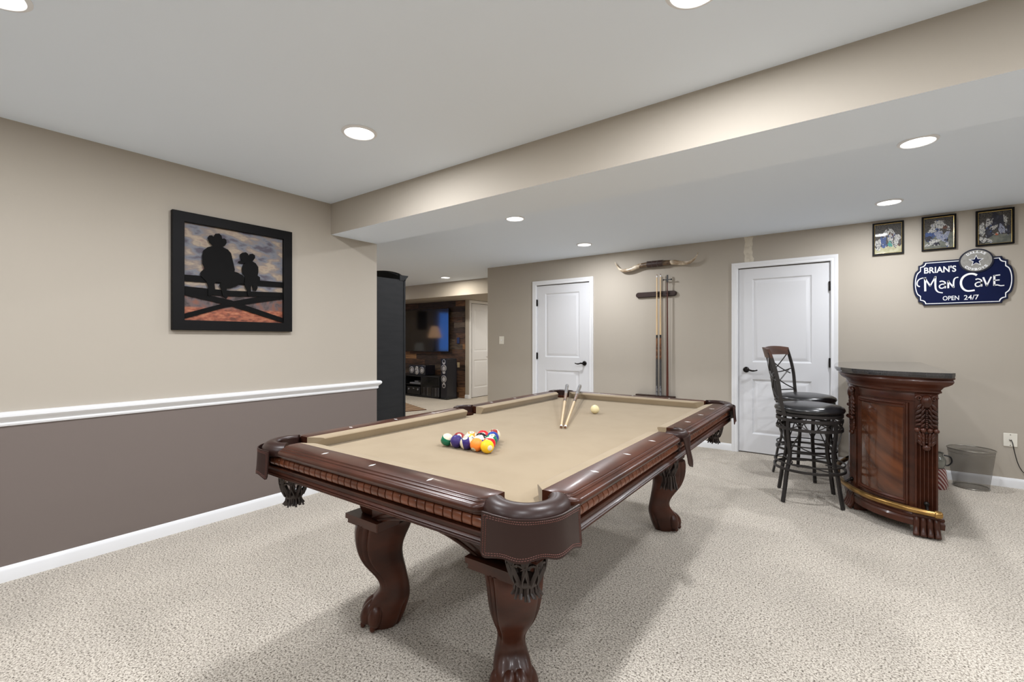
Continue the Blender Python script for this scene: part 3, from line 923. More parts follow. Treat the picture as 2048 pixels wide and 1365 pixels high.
for i, rw in enumerate(rack):
    for j, (num, fr, spin) in enumerate(rw):
        c = P0 + row * j + side * i
        key = num if num <= 8 else num - 8
        m = ball_material('pool_ball_%d' % num, BC[key], num > 8)
        lab = ('solid black pool ball ' if num == 8 else ('solid %s pool ball ' % BNAME[key] if num < 8 else 'white pool ball with %s stripe ' % BNAME[key])) + WHERE[num]
        o = ball_mesh(BR).build('pool_ball', m, None, tuple(c), smooth=180)
        o.rotation_euler = vec_rot(fr, spin).to_euler()
        tag(o, lab, 'ball', 'racked pool balls on the felt')
        vs, fs = text_mesh(str(num), 0.0125, 0.0, 0.0003)
        for sgn in (1, -1):
            pv = []
            for x, y, z in vs:
                a = x * sgn; p = Vector((sgn * BR, a, y)).normalized() * (BR * 1.004); pv.append(tuple(p))
            d = MB().add(pv, fs)
            d.build('number', M['black'], o, smooth=0)
ivory = mat('cue_ball_resin', srgb(222, 208, 164), 0.08, coat=0.15, coat_rough=0.03)
tag(ball_mesh(BR).build('cue_ball', ivory, None, (-1.325, 2.70, BZ), smooth=180), 'plain cream cue ball alone on the tan felt near the crossed cues', 'ball')

# ------------------------------------------------------------------ cues
def make_cue(name, label, tip, butt, style, group):
    tip = Vector(tip); butt = Vector(butt); L = (butt - tip).length
    root = thing(name, label, 'pool cue', tuple(tip), 0, group)
    rotm = Vector((0, 0, 1)).rotation_difference((butt - tip).normalized()).to_euler()
    def seg(nm, prof, m):
        o = MB().lathe(prof, n=16).build(nm, m, root, smooth=40); o.rotation_euler = rotm
    seg('tip', [(0.0055, 0), (0.0062, 0.004), (0.0064, 0.012)], M['cuebrown'])
    seg('ferrule', [(0.0066, 0.012), (0.0066, 0.034)], M['signwhite'])
    seg('shaft', [(0.0067, 0.034), (0.0075, L * 0.25), (0.0102, L * 0.5)], M['maple'])
    seg('joint', [(0.0106, L * 0.5), (0.0108, L * 0.522)], M['black'])
    seg('forearm', [(0.0108, L * 0.522), (0.0125, L * 0.70)], M['cuebrown'] if style else M['cuebrown'])
    seg('wrap', [(0.0127, L * 0.70), (0.0142, L * 0.92)], M['wrap'] if style else M['cuegrey'])
    seg('butt_cap', [(0.0143, L * 0.92), (0.0150, L * 0.985), (0.0135, L)], M['cuegrey'])
    return root
make_cue('pool_cue', 'pool cue lying on the felt, left one of the pair touching at the tips', (-1.247, 2.135, ZB + 0.008), (-1.950, 3.440, 0.872), 0, 'cues laid on the table')
make_cue('pool_cue', 'pool cue lying on the felt, right one of the pair, nearer the cue ball', (-1.225, 2.140, ZB + 0.008), (-1.842, 3.470, 0.872), 0, 'cues laid on the table')

# wall rack
rk = thing('cue_rack', 'dark mahogany two piece wall rack holding two cues and a bridge stick', 'cue rack', (-1.95, YB - 0.0008, 0))
def rack_bar(z, d0, zt, name):
    mb = MB(); hw = 0.255
    o_ = [(-hw + 0.035, -zt), (hw - 0.035, -zt)] + [(hw - 0.035 + 0.035 * math.sin(R(a)), -zt * math.cos(R(a))) for a in range(9, 180, 9)] + [(hw - 0.035, zt), (-hw + 0.035, zt)] + [(-hw + 0.035 - 0.035 * math.sin(R(a)), zt * math.cos(R(a))) for a in range(9, 180, 9)]
    mb.prism(o_, lambda u, v, h: (u, -h, z + v), 0.0, d0)
    mb.prism([(u * 0.975, v * 0.8) for u, v in o_], lambda u, v, h: (u, -h, z + v), d0, d0 + 0.008)
    return mb.build(name, M['wood_dark'], rk, smooth=30)
rack_bar(1.835, 0.024, 0.033, 'upper_bar')
b2 = MB()
hw = 0.25
b2.prism([(-hw + .03, 0), (hw - .03, 0)] + [(hw - .03 + .03 * math.sin(R(a)), -0.04 + 0.04 * math.cos(R(a))) for a in range(9, 180, 9)] + [(hw - .03, -0.08), (-hw + .03, -0.08)] + [(-hw + .03 - .03 * math.sin(R(a)), -0.04 - 0.04 * math.cos(R(a))) for a in range(9, 180, 9)],
         lambda u, v, h: (u, v, h), 0.542, 0.576)
b2.build('lower_bar', M['wood_dark'], rk, smooth=30)
for x in (0.025, 0.070, 0.155):
    c = MB(); c.tube([(x - 0.016, -0.030, 1.84), (x - 0.017, -0.055, 1.84), (x - 0.008, -0.062, 1.84)], 0.003, 6); c.tube([(x + 0.016, -0.030, 1.84), (x + 0.017, -0.055, 1.84), (x + 0.008, -0.062, 1.84)], 0.003, 6)
    c.build('clip', M['black'], rk)
YC = YB - 0.05
make_cue('pool_cue', 'pool cue hanging upright in the wall rack, leftmost of the three sticks', (-1.925, YC, 2.075), (-1.925, YC, 0.577), 1, 'cues in the wall rack')
make_cue('pool_cue', 'pool cue hanging upright in the wall rack, between another cue and the bridge stick', (-1.880, YC, 2.078), (-1.880, YC, 0.577), 1, 'cues in the wall rack')
bs = thing('bridge_stick', 'dark bridge stick with cross shaped head standing in the wall rack', 'bridge stick', (-1.795, YC, 0))
MB().lathe([(0.014, 0.577), (0.0145, 0.62), (0.012, 1.0), (0.008, 1.6), (0.006, 2.045)], n=14).build('shaft', mat('dark_red_stick', srgb(84, 40, 28), 0.3, coat=0.4), bs)
hd = MB(); hd.box(-0.05, 0.05, -0.006, 0.006, 1.998, 2.008); hd.box(-0.008, 0.008, -0.007, 0.007, 1.97, 2.06)
hd.ball((-0.047, 0, 2.003), 0.010); hd.ball((0.047, 0, 2.003), 0.010)
hd.build('bridge_head', M['black'], bs)

# mounted horns
hr = thing('mounted_horns', 'long cream steer horns joined by dark studded leather, mounted high on the wall', 'wall horns', (-1.945, YB - 0.055, 2.21))
def horn(sx, pts, rad):
    p = crom(pts, 7); n = len(p); rr = []
    for i in range(n):
        t = i / (n - 1) * (len(rad) - 1); k = min(int(t), len(rad) - 2); rr.append(rad[k] + (rad[k + 1] - rad[k]) * (t - k))
    MB().tube(p, rr, 14).build('horn', M['horn'], hr, smooth=60)
horn(-1, [(-0.17, 0, 0.0), (-0.24, -0.005, -0.018), (-0.33, -0.01, -0.045), (-0.42, -0.01, -0.047), (-0.48, -0.005, -0.01), (-0.525, 0.005, 0.055), (-0.535, 0.01, 0.080)], [0.030, 0.029, 0.025, 0.019, 0.013, 0.006, 0.002])
horn(1, [(0.17, 0, 0.0), (0.24, -0.005, -0.005), (0.32, -0.01, -0.022), (0.41, -0.01, -0.022), (0.465, -0.005, 0.01), (0.50, 0.005, 0.06), (0.507, 0.01, 0.090)], [0.030, 0.029, 0.025, 0.019, 0.013, 0.006, 0.002])
MB().tube([(-0.20, 0, -0.008), (-0.09, 0, 0.0)], [0.031, 0.034], 14).build('horn_base', M['horndark'], hr)
MB().tube([(0.09, 0, 0.0), (0.20, 0, -0.002)], [0.034, 0.031], 14).build('horn_base', M['horndark'], hr)
MB().tube([(-0.10, 0, 0), (-0.095, 0, 0), (0.095, 0, 0), (0.10, 0, 0)], [0.030, 0.040, 0.040, 0.030], 18).box(-0.05, 0.05, 0.0, 0.055, -0.03, 0.03).build('leather_wrap', M['hornwrap'], hr, smooth=40)
sd = MB()
for x in (-0.10, -0.035, 0.035, 0.10):
    for k in range(16):
        a = 2 * PI * k / 16; sd.ball((x, 0.041 * math.cos(a), 0.041 * math.sin(a)), 0.0032, n=6, m=4)
sd.build('studs', M['rimwire'], hr)

# ------------------------------------------------------------------ framed cowboys on the left wall
pc = thing('wall_picture', 'large black framed picture of two cowboy silhouettes sitting on a fence', 'picture', (XL, 1.472, 0))
Y0 = 1.472
def fw_(u, v, h): return (h, u - Y0, v)
fr = MB()
O_ = [(1.078, 1.327), (1.868, 1.327), (1.868, 2.108), (1.078, 2.108)]; I_ = [(1.146, 1.394), (1.801, 1.394), (1.801, 2.041), (1.146, 2.041)]
fr.loft([[fw_(u, v, 0.0) for u, v in O_], [fw_(u, v, 0.034) for u, v in O_], [fw_(u, v, 0.034) for u, v in I_], [fw_(u, v, 0.0) for u, v in I_]], True, False, True)
fr.build('frame', M['frame_black'], pc, smooth=0, bevel=0.003)
def prairie_material():
    m = bpy.data.materials.new('prairie_sky_print'); m.use_nodes = True; nt = m.node_tree; b = nt.nodes['Principled BSDF']
    b.inputs['Roughness'].default_value = 0.6
    tc = nt.nodes.new('ShaderNodeTexCoord'); sp = nt.nodes.new('ShaderNodeSeparateXYZ'); nt.links.new(tc.outputs['Object'], sp.inputs[0])
    def noise(scale, detail, st):
        mp = nt.nodes.new('ShaderNodeMapping'); mp.inputs['Scale'].default_value = st; nt.links.new(tc.outputs['Object'], mp.inputs[0])
        n = nt.nodes.new('ShaderNodeTexNoise'); n.inputs['Scale'].default_value = scale; n.inputs['Detail'].default_value = detail
        nt.links.new(mp.outputs[0], n.inputs[0]); return n.outputs['Fac']
    def ramp(src, stops):
        r = nt.nodes.new('ShaderNodeValToRGB'); e = r.color_ramp.elements
        e[0].position, e[0].color = stops[0]; e[1].position, e[1].color = stops[-1]
        for p_, c_ in stops[1:-1]: k = e.new(p_); k.color = c_
        nt.links.new(src, r.inputs[0]); return r.outputs[0]
    sky = ramp(noise(6.5, 12, (1, 1.1, 2.4)), [(0.36, srgb(78, 72, 82)), (0.45, srgb(112, 114, 122)), (0.52, srgb(124, 112, 106)), (0.60, srgb(160, 144, 124)), (0.72, srgb(122, 94, 90))])
    gnd = ramp(noise(38, 4, (1, 0.6, 1.6)), [(0.35, srgb(96, 52, 38)), (0.5, srgb(146, 80, 56)), (0.68, srgb(172, 112, 82))])
    tre = ramp(noise(24, 5, (1, 1, 1)), [(0.35, srgb(50, 40, 40)), (0.5, srgb(92, 78, 78)), (0.65, srgb(118, 76, 62))])
    n2 = noise(16, 4, (1, 1, 1))
    def mth(op, a, bb):
        n = nt.nodes.new('ShaderNodeMath'); n.operation = op
        for i, v in enumerate((a, bb)):
            if isinstance(v, (int, float)): n.inputs[i].default_value = v
            else: nt.links.new(v, n.inputs[i])
        return n.outputs[0]
    zz_ = mth('ADD', sp.outputs['Z'], mth('MULTIPLY', n2, 0.12))
    def mr(src, a, bb):
        n = nt.nodes.new('ShaderNodeMapRange'); n.inputs['From Min'].default_value = a; n.inputs['From Max'].default_value = bb; nt.links.new(src, n.inputs['Value']); return n.outputs[0]
    def mix(f, a, bb):
        n = nt.nodes.new('ShaderNodeMix'); n.data_type = 'RGBA'; nt.links.new(f, n.inputs[0]); nt.links.new(a, n.inputs[6]); nt.links.new(bb, n.inputs[7]); return n.outputs[2]
    c1 = mix(mr(sp.outputs['Z'], 1.475, 1.49), gnd, tre)
    c2 = mix(mr(zz_, 1.655, 1.665), c1, sky)
    nt.links.new(c2, b.inputs['Base Color'])
    return m
MB().box(0.002, 0.010, I_[0][0] - Y0 - 0.004, I_[1][0] - Y0 + 0.004, I_[0][1] - 0.004, I_[2][1] + 0.004).build('print', prairie_material(), pc, smooth=0)
MAN = [(1.315, 1.912), (1.294, 1.929), (1.284, 1.959), (1.294, 1.978), (1.309, 1.981), (1.319, 1.972), (1.331, 1.996), (1.354, 2.002), (1.368, 1.989), (1.372, 1.969), (1.386, 1.974), (1.399, 1.965), (1.4, 1.944), (1.389, 1.922), (1.373, 1.913), (1.409, 1.899), (1.429, 1.876), (1.442, 1.82), (1.454, 1.763), (1.451, 1.749), (1.473, 1.745), (1.504, 1.729), (1.521, 1.712), (1.518, 1.671), (1.487, 1.665), (1.459, 1.644), (1.426, 1.628), (1.402, 1.624), (1.399, 1.602), (1.409, 1.567), (1.399, 1.551), (1.376, 1.571), (1.367, 1.617), (1.356, 1.641), (1.365, 1.663), (1.331, 1.663), (1.324, 1.648), (1.328, 1.613), (1.319, 1.581), (1.297, 1.565), (1.284, 1.568), (1.287, 1.624), (1.275, 1.661), (1.241, 1.696), (1.24, 1.713), (1.247, 1.727), (1.266, 1.748), (1.252, 1.78), (1.252, 1.836), (1.26, 1.871), (1.284, 1.896), (1.312, 1.909)]
BOY = [(1.525, 1.821), (1.493, 1.814), (1.478, 1.818), (1.48, 1.827), (1.5, 1.837), (1.49, 1.86), (1.49, 1.878), (1.504, 1.892), (1.528, 1.899), (1.542, 1.89), (1.548, 1.876), (1.556, 1.89), (1.574, 1.895), (1.591, 1.886), (1.592, 1.867), (1.574, 1.839), (1.596, 1.828), (1.614, 1.802), (1.615, 1.768), (1.61, 1.739), (1.627, 1.728), (1.627, 1.705), (1.607, 1.684), (1.61, 1.646), (1.599, 1.624), (1.581, 1.625), (1.574, 1.651), (1.576, 1.666), (1.563, 1.657), (1.563, 1.608), (1.549, 1.577), (1.539, 1.595), (1.539, 1.618), (1.525, 1.646), (1.514, 1.682), (1.521, 1.727), (1.507, 1.741), (1.502, 1.777), (1.511, 1.808)]
def cut(name, polys, h0, h1):
    mb = MB()
    for k_, p_ in enumerate(polys): mb.prism(p_, fw_, h0, h1 - 0.0006 * k_)
    return mb.build(name, M['cutout'], pc, smooth=0)
cut('cowboy_cutout', [MAN], 0.020, 0.027)
cut('child_cutout', [BOY], 0.020, 0.027)
cut('fence_cutout', [[(1.138, 1.694), (1.808, 1.709), (1.808, 1.669), (1.138, 1.650)], [(1.138, 1.618), (1.29, 1.614), (1.432, 1.612), (1.808, 1.63), (1.808, 1.596), (1.432, 1.572), (1.138, 1.569)],
                     [(1.138, 1.596), (1.138, 1.562), (1.426, 1.505), (1.808, 1.394), (1.808, 1.430), (1.432, 1.545)], [(1.138, 1.432), (1.138, 1.398), (1.399, 1.492), (1.808, 1.580), (1.808, 1.606), (1.643, 1.590), (1.42, 1.532)]], 0.012, 0.0195)

# ------------------------------------------------------------------ football photos
def photo(label, x0, x1, z0, z1, shapes, mats):
    cxp = (x0 + x1) / 2
    t = thing('framed_photo', label, 'picture', (cxp, YB, 0), 0, 'framed football photos high on the wall')
    o_ = [(x0 - cxp, z0), (x1 - cxp, z0), (x1 - cxp, z1), (x0 - cxp, z1)]
    def ins(k): return [(o_[0][0] + k, z0 + k), (o_[1][0] - k, z0 + k), (o_[2][0] - k, z1 - k), (o_[3][0] + k, z1 - k)]
    g = lambda P_, h: [(u, -h, v) for u, v in P_]
    MB().loft([g(ins(0), 0), g(ins(0), 0.022), g(ins(0.012), 0.022), g(ins(0.015), 0.014), g(ins(0.015), 0)], True, False, True).build('frame', M['frame_black'], t, smooth=0)
    MB().loft([g(ins(0.0145), 0.006), g(ins(0.0145), 0.0145), g(ins(0.0172), 0.0135), g(ins(0.0172), 0.006)], True, False, True).build('gold_lip', M['gold'], t, smooth=0)
    W = x1 - x0 - 0.034; H = z1 - z0 - 0.034; ax = -W / 2; az = z0 + 0.017
    mb = MB()
    mb.add([(ax, -0.008, az), (ax + W, -0.008, az), (ax + W, -0.008, az + H), (ax, -0.008, az + H)], [(0, 1, 2, 3)], 0)
    rnd = random.Random(int(x0 * 1000))
    body_ = [q for q in shapes[1:] if q[0] >= 3]
    extra = []
    for _ in range(46):
        q = rnd.choice(body_)[1]; c0 = q[rnd.randrange(len(q))]; c1 = q[rnd.randrange(len(q))]; t_ = rnd.random()
        extra.append((rnd.choice((3, 6, 4, 7, 6, 3, 0)), rot_ell(c0[0] * t_ + c1[0] * (1 - t_), c0[1] * t_ + c1[1] * (1 - t_), rnd.uniform(.015, .05), rnd.uniform(.008, .022), rnd.uniform(0, 180))))
    for k, (mi, P_) in enumerate(list(shapes) + extra):
        h = 0.0081 + 0.00003 * k
        P2 = [(ax + W * min(1, max(0, u)), -h, az + H * min(1, max(0, v))) for u, v in P_]
        mb.add(P2, [tuple(range(len(P2)))], mi)
    mb.build('print', mats, t, smooth=0, recalc=False)
    gl = MB(); gl.add([(ax, -0.0105, az), (ax + W, -0.0105, az), (ax + W, -0.0105, az + H), (ax, -0.0105, az + H)], [(0, 1, 2, 3)])
    gl.build('glass_pane', M['pane'], t, smooth=0, recalc=False)
pm = bpy.data.materials.new('picture_glass'); pm.use_nodes = True
_b = pm.node_tree.nodes['Principled BSDF']; _b.inputs['Base Color'].default_value = (1, 1, 1, 1); _b.inputs['Alpha'].default_value = 0.12; _b.inputs['Roughness'].default_value = 0.03
_b.inputs['Coat Weight'].default_value = 0.0
_b.inputs['Base Color'].default_value = (0.1, 0.1, 0.1, 1)
M['pane'] = pm
crowd = mat('blurred_crowd', srgb(84, 78, 70), 0.6, noise=(120, srgb(30, 28, 28), (1, 1, 1), 0.42, 0.58))
turf = mat('pale_turf', srgb(176, 172, 132), 0.6, noise=(40, srgb(196, 192, 160), (1, 1, 1), 0.4, 0.6))
turfg = mat('grey_turf', srgb(120, 122, 110), 0.6, noise=(40, srgb(96, 100, 92), (1, 1, 1), 0.4, 0.6))
jw = mat('white_uniform', srgb(205, 203, 196), 0.6, noise=(110, srgb(96, 98, 104), (1, 1, 1), 0.45, 0.62))
jb = mat('blue_uniform', srgb(56, 84, 140), 0.6, noise=(110, srgb(24, 36, 70), (1, 1, 1), 0.45, 0.7))
jt = mat('teal_uniform', srgb(60, 140, 128), 0.6)
jd = mat('dark_uniform', srgb(30, 30, 44), 0.6, noise=(40, srgb(58, 58, 76), (1, 1, 1), 0.5, 0.7))
js = mat('silver_pants', srgb(128, 134, 156), 0.6, noise=(110, srgb(186, 188, 198), (1, 1, 1), 0.45, 0.7))
sk_ = mat('brown_skin_tone', srgb(100, 62, 46), 0.6)
og = mat('orange_ball', srgb(176, 90, 56), 0.6)
PMATS = [crowd, turf, turfg, jw, jb, jt, jd, js, sk_, og]
def rot_ell(cx, cy, rx, ry, a, n=14):
    a = R(a); n = 20
    k_ = [1 + 0.16 * math.sin(3 * t + cx * 40) + 0.12 * math.sin(5 * t + cy * 60) for t in [2 * PI * i / n for i in range(n)]]
    return [(cx + k_[i] * rx * math.cos(2 * PI * i / n) * math.cos(a) - k_[i] * ry * math.sin(2 * PI * i / n) * math.sin(a), cy + k_[i] * rx * math.cos(2 * PI * i / n) * math.sin(a) + k_[i] * ry * math.sin(2 * PI * i / n) * math.cos(a)) for i in range(n)]
photo('framed football photo nearest the door, several players in blue and white piled on pale turf', 0.180, 0.412, 2.082, 2.394,
      [(1, [(0, 0), (1, 0), (1, 0.26), (0, 0.22)]), (4, rot_ell(.30, .42, .16, .17, 20)), (3, rot_ell(.13, .35, .12, .15, 0)), (3, rot_ell(.13, .18, .10, .08, 0)), (4, rot_ell(.36, .26, .10, .08, 0)),
       (3, rot_ell(.42, .68, .15, .09, 40)), (3, rot_ell(.66, .72, .20, .05, -42)), (8, rot_ell(.63, .58, .13, .08, -20)), (3, rot_ell(.60, .44, .10, .18, 10)), (5, rot_ell(.58, .30, .08, .11, 10)),
       (3, rot_ell(.84, .50, .12, .14, 30)), (3, rot_ell(.80, .33, .08, .12, 0)), (8, rot_ell(.78, .20, .04, .05, 0)), (8, rot_ell(.92, .24, .05, .04, 0)), (6, rot_ell(.30, .56, .06, .03, 0)), (3, rot_ell(.14, .62, .15, .03, 0))], PMATS)
photo('middle framed football photo, player in white and silver with the ball running over tacklers', 0.538, 0.770, 2.085, 2.399,
      [(2, [(0, 0), (1, 0), (1, 0.5), (0, 0.4)]), (4, rot_ell(.22, .45, .22, .13, 10)), (6, rot_ell(.15, .33, .13, .10, 0)), (3, rot_ell(.45, .75, .20, .13, 10)), (3, rot_ell(.30, .62, .16, .09, 30)),
       (3, rot_ell(.68, .70, .22, .09, -25)), (8, rot_ell(.72, .66, .08, .06, 0)), (7, rot_ell(.50, .45, .13, .14, 30)), (7, rot_ell(.62, .34, .09, .18, 40)), (7, rot_ell(.76, .38, .08, .18, -20)),
       (6, rot_ell(.77, .24, .06, .05, 0)), (3, rot_ell(.80, .10, .06, .10, 20)), (3, rot_ell(.35, .22, .20, .08, 10)), (6, rot_ell(.42, .14, .14, .05, 0)), (3, rot_ell(.10, .12, .12, .04, 10)), (6, rot_ell(.48, .60, .06, .05, 0)), (3, rot_ell(.50, .86, .16, .05, 0))], PMATS)
photo('rightmost framed football photo, darker scene of a player in dark jersey and light pants', 0.895, 1.129, 2.086, 2.396,
      [(0, [(0, 0), (1, 0), (1, 1), (0, 1)]), (2, [(.2, 0), (1, 0), (1, .26), (.5, .28), (.3, .16)]), (6, rot_ell(.62, .66, .25, .22, 0)), (6, rot_ell(.52, .88, .10, .09, 0)), (3, rot_ell(.82, .70, .05, .16, 10)),
       (3, rot_ell(.32, .66, .10, .15, -20)), (3, rot_ell(.10, .46, .12, .20, 0)), (6, rot_ell(.40, .48, .20, .10, 20)), (7, rot_ell(.72, .42, .10, .16, 20)), (3, rot_ell(.48, .50, .13, .06, 20)), (9, rot_ell(.56, .28, .05, .04, 0)),
       (6, rot_ell(.34, .30, .12, .10, 0)), (3, rot_ell(.15, .14, .14, .08, -20)), (6, rot_ell(.90, .38, .06, .16, 0)), (3, rot_ell(.34, .10, .10, .05, -20))], PMATS)

# ------------------------------------------------------------------ wooden sign
sg = thing('wall_sign', 'navy blue shaped wooden sign with white lettering and round star emblem', 'sign', (0.8025, YB, 1.77))
def fs_(u, v, h): return (u - 0.8025, -h, v - 1.77)
def sign_outline(k):
    """k: inset"""
    cx, x1 = 0.8025, 1.064 - k
    zt, zb = 1.987 - k, 1.581 + k
    zm = (zt + zb) / 2
    pts = []
    q = 0.030
    # right upper quarter, clockwise from top
    def arcp(cx_, cz_, r, a0, a1, n=7): return [(cx_ + r * math.cos(R(a0 + (a1 - a0) * i / n)), cz_ + r * math.sin(R(a0 + (a1 - a0) * i / n))) for i in range(n + 1)]
    ru = [(x1, zt)] + arcp(x1 + 0.034 + k * .3, zt - 0.002 + k * .3, 0.034 + k * .3, 180, 270) + [(x1 + 0.030, zt - 0.040)]
    ru = [(x1 - 0.008, zt)] + arcp(x1 + 0.026, zt, 0.034, 180, 268) + [(x1 + 0.028, zt - 0.036)]
    b0 = (x1 + 0.028, zt - 0.036); 
    side_ = []
    for i in range(1, 16):
        t = i / 16; z = (zt - 0.075) + ((zb + 0.075) - (zt - 0.075)) * t
        e = abs(z - zm) / ((zt - zb) / 2 - 0.075)
        side_.append((x1 + 0.026 + 0.038 * math.sqrt(max(0, 1 - e * e * 0.92)), z))
    right = ru + [(x1 + 0.028, zt - 0.070)] + side_ + [(x1 + 0.028, zb + 0.070)] + [(p[0], 2 * zm - p[1]) for p in ru[::-1]]
    left = [(2 * cx - p[0], p[1]) for p in right[::-1]]
    return right + left
SO = sign_outline(0)
mb = MB(); mb.prism(SO, fs_, 0.0, 0.018)
oc = (0.895, 1.962)
bd = mb.build('sign_board', M['sign_edge'], sg, smooth=0)
MB().prism(sign_outline(0.006), fs_, 0.018, 0.019).build('blue_field', M['navy'], sg, smooth=0)
mb = MB(); a_, b_ = sign_outline(0.013), sign_outline(0.019)
n_ = len(a_)
mb.loft([[fs_(u, v, 0.0185) for u, v in a_], [fs_(u, v, 0.0200) for u, v in a_], [fs_(u, v, 0.0200) for u, v in b_], [fs_(u, v, 0.0185) for u, v in b_]], True, False, True)
mb.build('white_border', M['signwhite'], sg, smooth=0)
MB().prism(ell(oc[0], oc[1], 0.110, 0.105, 40), fs_, 0.0, 0.026).build('emblem_rim', M['sign_edge'], sg, smooth=20)
MB().prism(ell(oc[0], oc[1], 0.099, 0.093, 40), fs_, 0.026, 0.0275).build('emblem_disc', M['silver_paint'], sg, smooth=20)
def star(r, rot=90):
    return [(oc[0] + (r if i % 2 == 0 else r * 0.40) * math.cos(R(rot + 36 * i)), oc[1] - 0.002 + (r if i % 2 == 0 else r * 0.40) * math.sin(R(rot + 36 * i))) for i in range(10)]
st_ = MB(); st_.prism(star(0.052), fs_, 0.0275, 0.0285, 0); st_.prism(star(0.046), fs_, 0.0285, 0.0290, 1); st_.prism(star(0.041), fs_, 0.0290, 0.0295, 0); st_.prism(star(0.036), fs_, 0.0295, 0.030, 1)
st_ = MB(); st_.prism(star(0.052), fs_, 0.0275, 0.0285, 0); st_.prism(star(0.041), fs_, 0.0285, 0.0292, 1)
st_.build('star', [M['signwhite'], M['navy']], sg, smooth=0)
def put_text(mb, txt, size, u, v, h, W=None, H=None, bold=0.001, ang=0, mirror=False):
    vs, fs = text_mesh(txt, size, 0.0008, bold)
    xs = [p[0] for p in vs]; ys = [p[1] for p in vs]
    x0, x1, y0, y1 = min(xs), max(xs), min(ys), max(ys)
    sx = (W / (x1 - x0)) if W else 1; sy = (H / (y1 - y0)) if H else 1
    ca, sa = math.cos(R(ang)), math.sin(R(ang))
    out_ = []
    for p in vs:
        a = (p[0] - (x0 + x1) / 2) * sx; b = (p[1] - (y0 + y1) / 2) * sy
        out_.append(fs_(u + a * ca - b * sa, v + a * sa + b * ca, h + p[2]))
    mb.add(out_, fs)
t1 = MB(); put_text(t1, "BRIAN'S", 0.06, 0.6615, 1.905, 0.0198, 0.215, 0.058, 0.0012); t1.build('lettering', M['signwhite'], sg, smooth=0)
t2 = MB(); put_text(t2, "OPEN", 0.05, 0.734, 1.641, 0.0198, 0.107, 0.040, 0.0004); put_text(t2, "24/7", 0.05, 0.866, 1.641, 0.0198, 0.094, 0.042, 0.0004); t2.build('lettering', M['signwhite'], sg, smooth=0)
t3 = MB()
for word, rr, a0, a1, flip in (("DALLAS", 0.0790, 130, 50, 1), ("COWBOYS", 0.0800, 222, 318, -1)):
    for i, ch in enumerate(word):
        a = a0 + (a1 - a0) * i / (len(word) - 1)
        put_text(t3, ch, 0.024, oc[0] + rr * 1.02 * math.cos(R(a)), oc[1] + rr * 0.96 * math.sin(R(a)), 0.0283, 0.0185, 0.0205, 0.0008, (a - 90) if flip == 1 else (a + 90))
t3.build('lettering', M['signwhite'], sg, smooth=0)
def stroke(mb, pts, w0, w1=None, k=7, straight=False):
    w1 = w0 if w1 is None else w1
    P_ = [(u, v) for u, v in pts] if straight else [(p[0], p[1]) for p in crom([(u, v, 0) for u, v in pts], k)]
    n = len(P_); A, B = [], []
    for i in range(n):
        a = P_[max(i - 1, 0)]; b = P_[min(i + 1, n - 1)]; tx, ty = b[0] - a[0], b[1] - a[1]; l = math.hypot(tx, ty) or 1
        w_ = (w0 + (w1 - w0) * i / (n - 1)) / 2
        A.append((P_[i][0] - ty / l * w_, P_[i][1] + tx / l * w_)); B.append((P_[i][0] + ty / l * w_, P_[i][1] - tx / l * w_))
    rings = [[fs_(*A[i], 0.0190), fs_(*A[i], 0.0206), fs_(*B[i], 0.0206), fs_(*B[i], 0.0190)] for i in range(n)]
    mb.loft(rings, True, True)
mc = MB()
S = 0.0135
# M
stroke(mc, [(0.524, 1.757), (0.507, 1.772), (0.506, 1.800), (0.520, 1.826), (0.548, 1.838)], 0.010, 0.008)
stroke(mc, [(0.562, 1.713), (0.560, 1.841)], 0.014, straight=True)
stroke(mc, [(0.556, 1.838), (0.597, 1.757)], 0.012, straight=True)
stroke(mc, [(0.594, 1.757), (0.632, 1.842)], 0.010, straight=True)
stroke(mc, [(0.631, 1.845), (0.631, 1.760), (0.636, 1.722), (0.652, 1.700), (0.681, 1.691)], 0.014, 0.009)
# a
def small_a(x, z0, w, h):
    stroke(mc, [(x + 0.004, z0 + h * 0.93), (x + w * 0.45, z0 + h), (x + w * 0.86, z0 + h * 0.82), (x + w * 0.9, z0 + h * 0.5), (x + w * 0.9, z0 + h * 0.3)], 0.010)
    stroke(mc, [(x + w * 0.9, z0 + h * 0.6), (x + w * 0.9, z0)], 0.011, straight=True)
    stroke(mc, [(x + w * 0.9, z0 + h * 0.55), (x + w * 0.45, z0 + h * 0.57), (x + w * 0.08, z0 + h * 0.38), (x + w * 0.16, z0 + h * 0.08), (x + w * 0.5, z0 + h * 0.03), (x + w * 0.88, z0 + h * 0.18)], 0.009)
small_a(0.655, 1.732, 0.046, 0.066)
# n drawn as a capital N with a swash
stroke(mc, [(0.717, 1.731), (0.717, 1.800)], 0.012, straight=True)
stroke(mc, [(0.714, 1.797), (0.752, 1.735)], 0.011, straight=True)
stroke(mc, [(0.752, 1.732), (0.752, 1.780), (0.756, 1.808), (0.766, 1.821), (0.783, 1.825)], 0.011, 0.008)
# C
stroke(mc, [(0.901, 1.833), (0.878, 1.847), (0.847, 1.847), (0.818, 1.828), (0.802, 1.795), (0.801, 1.755), (0.815, 1.718), (0.843, 1.698), (0.887, 1.702)], 0.017, 0.014)
small_a(0.888, 1.732, 0.046, 0.068)
stroke(mc, [(0.940, 1.812), (0.963, 1.733)], 0.012, straight=True)
stroke(mc, [(0.961, 1.733), (0.989, 1.812)], 0.010, straight=True)
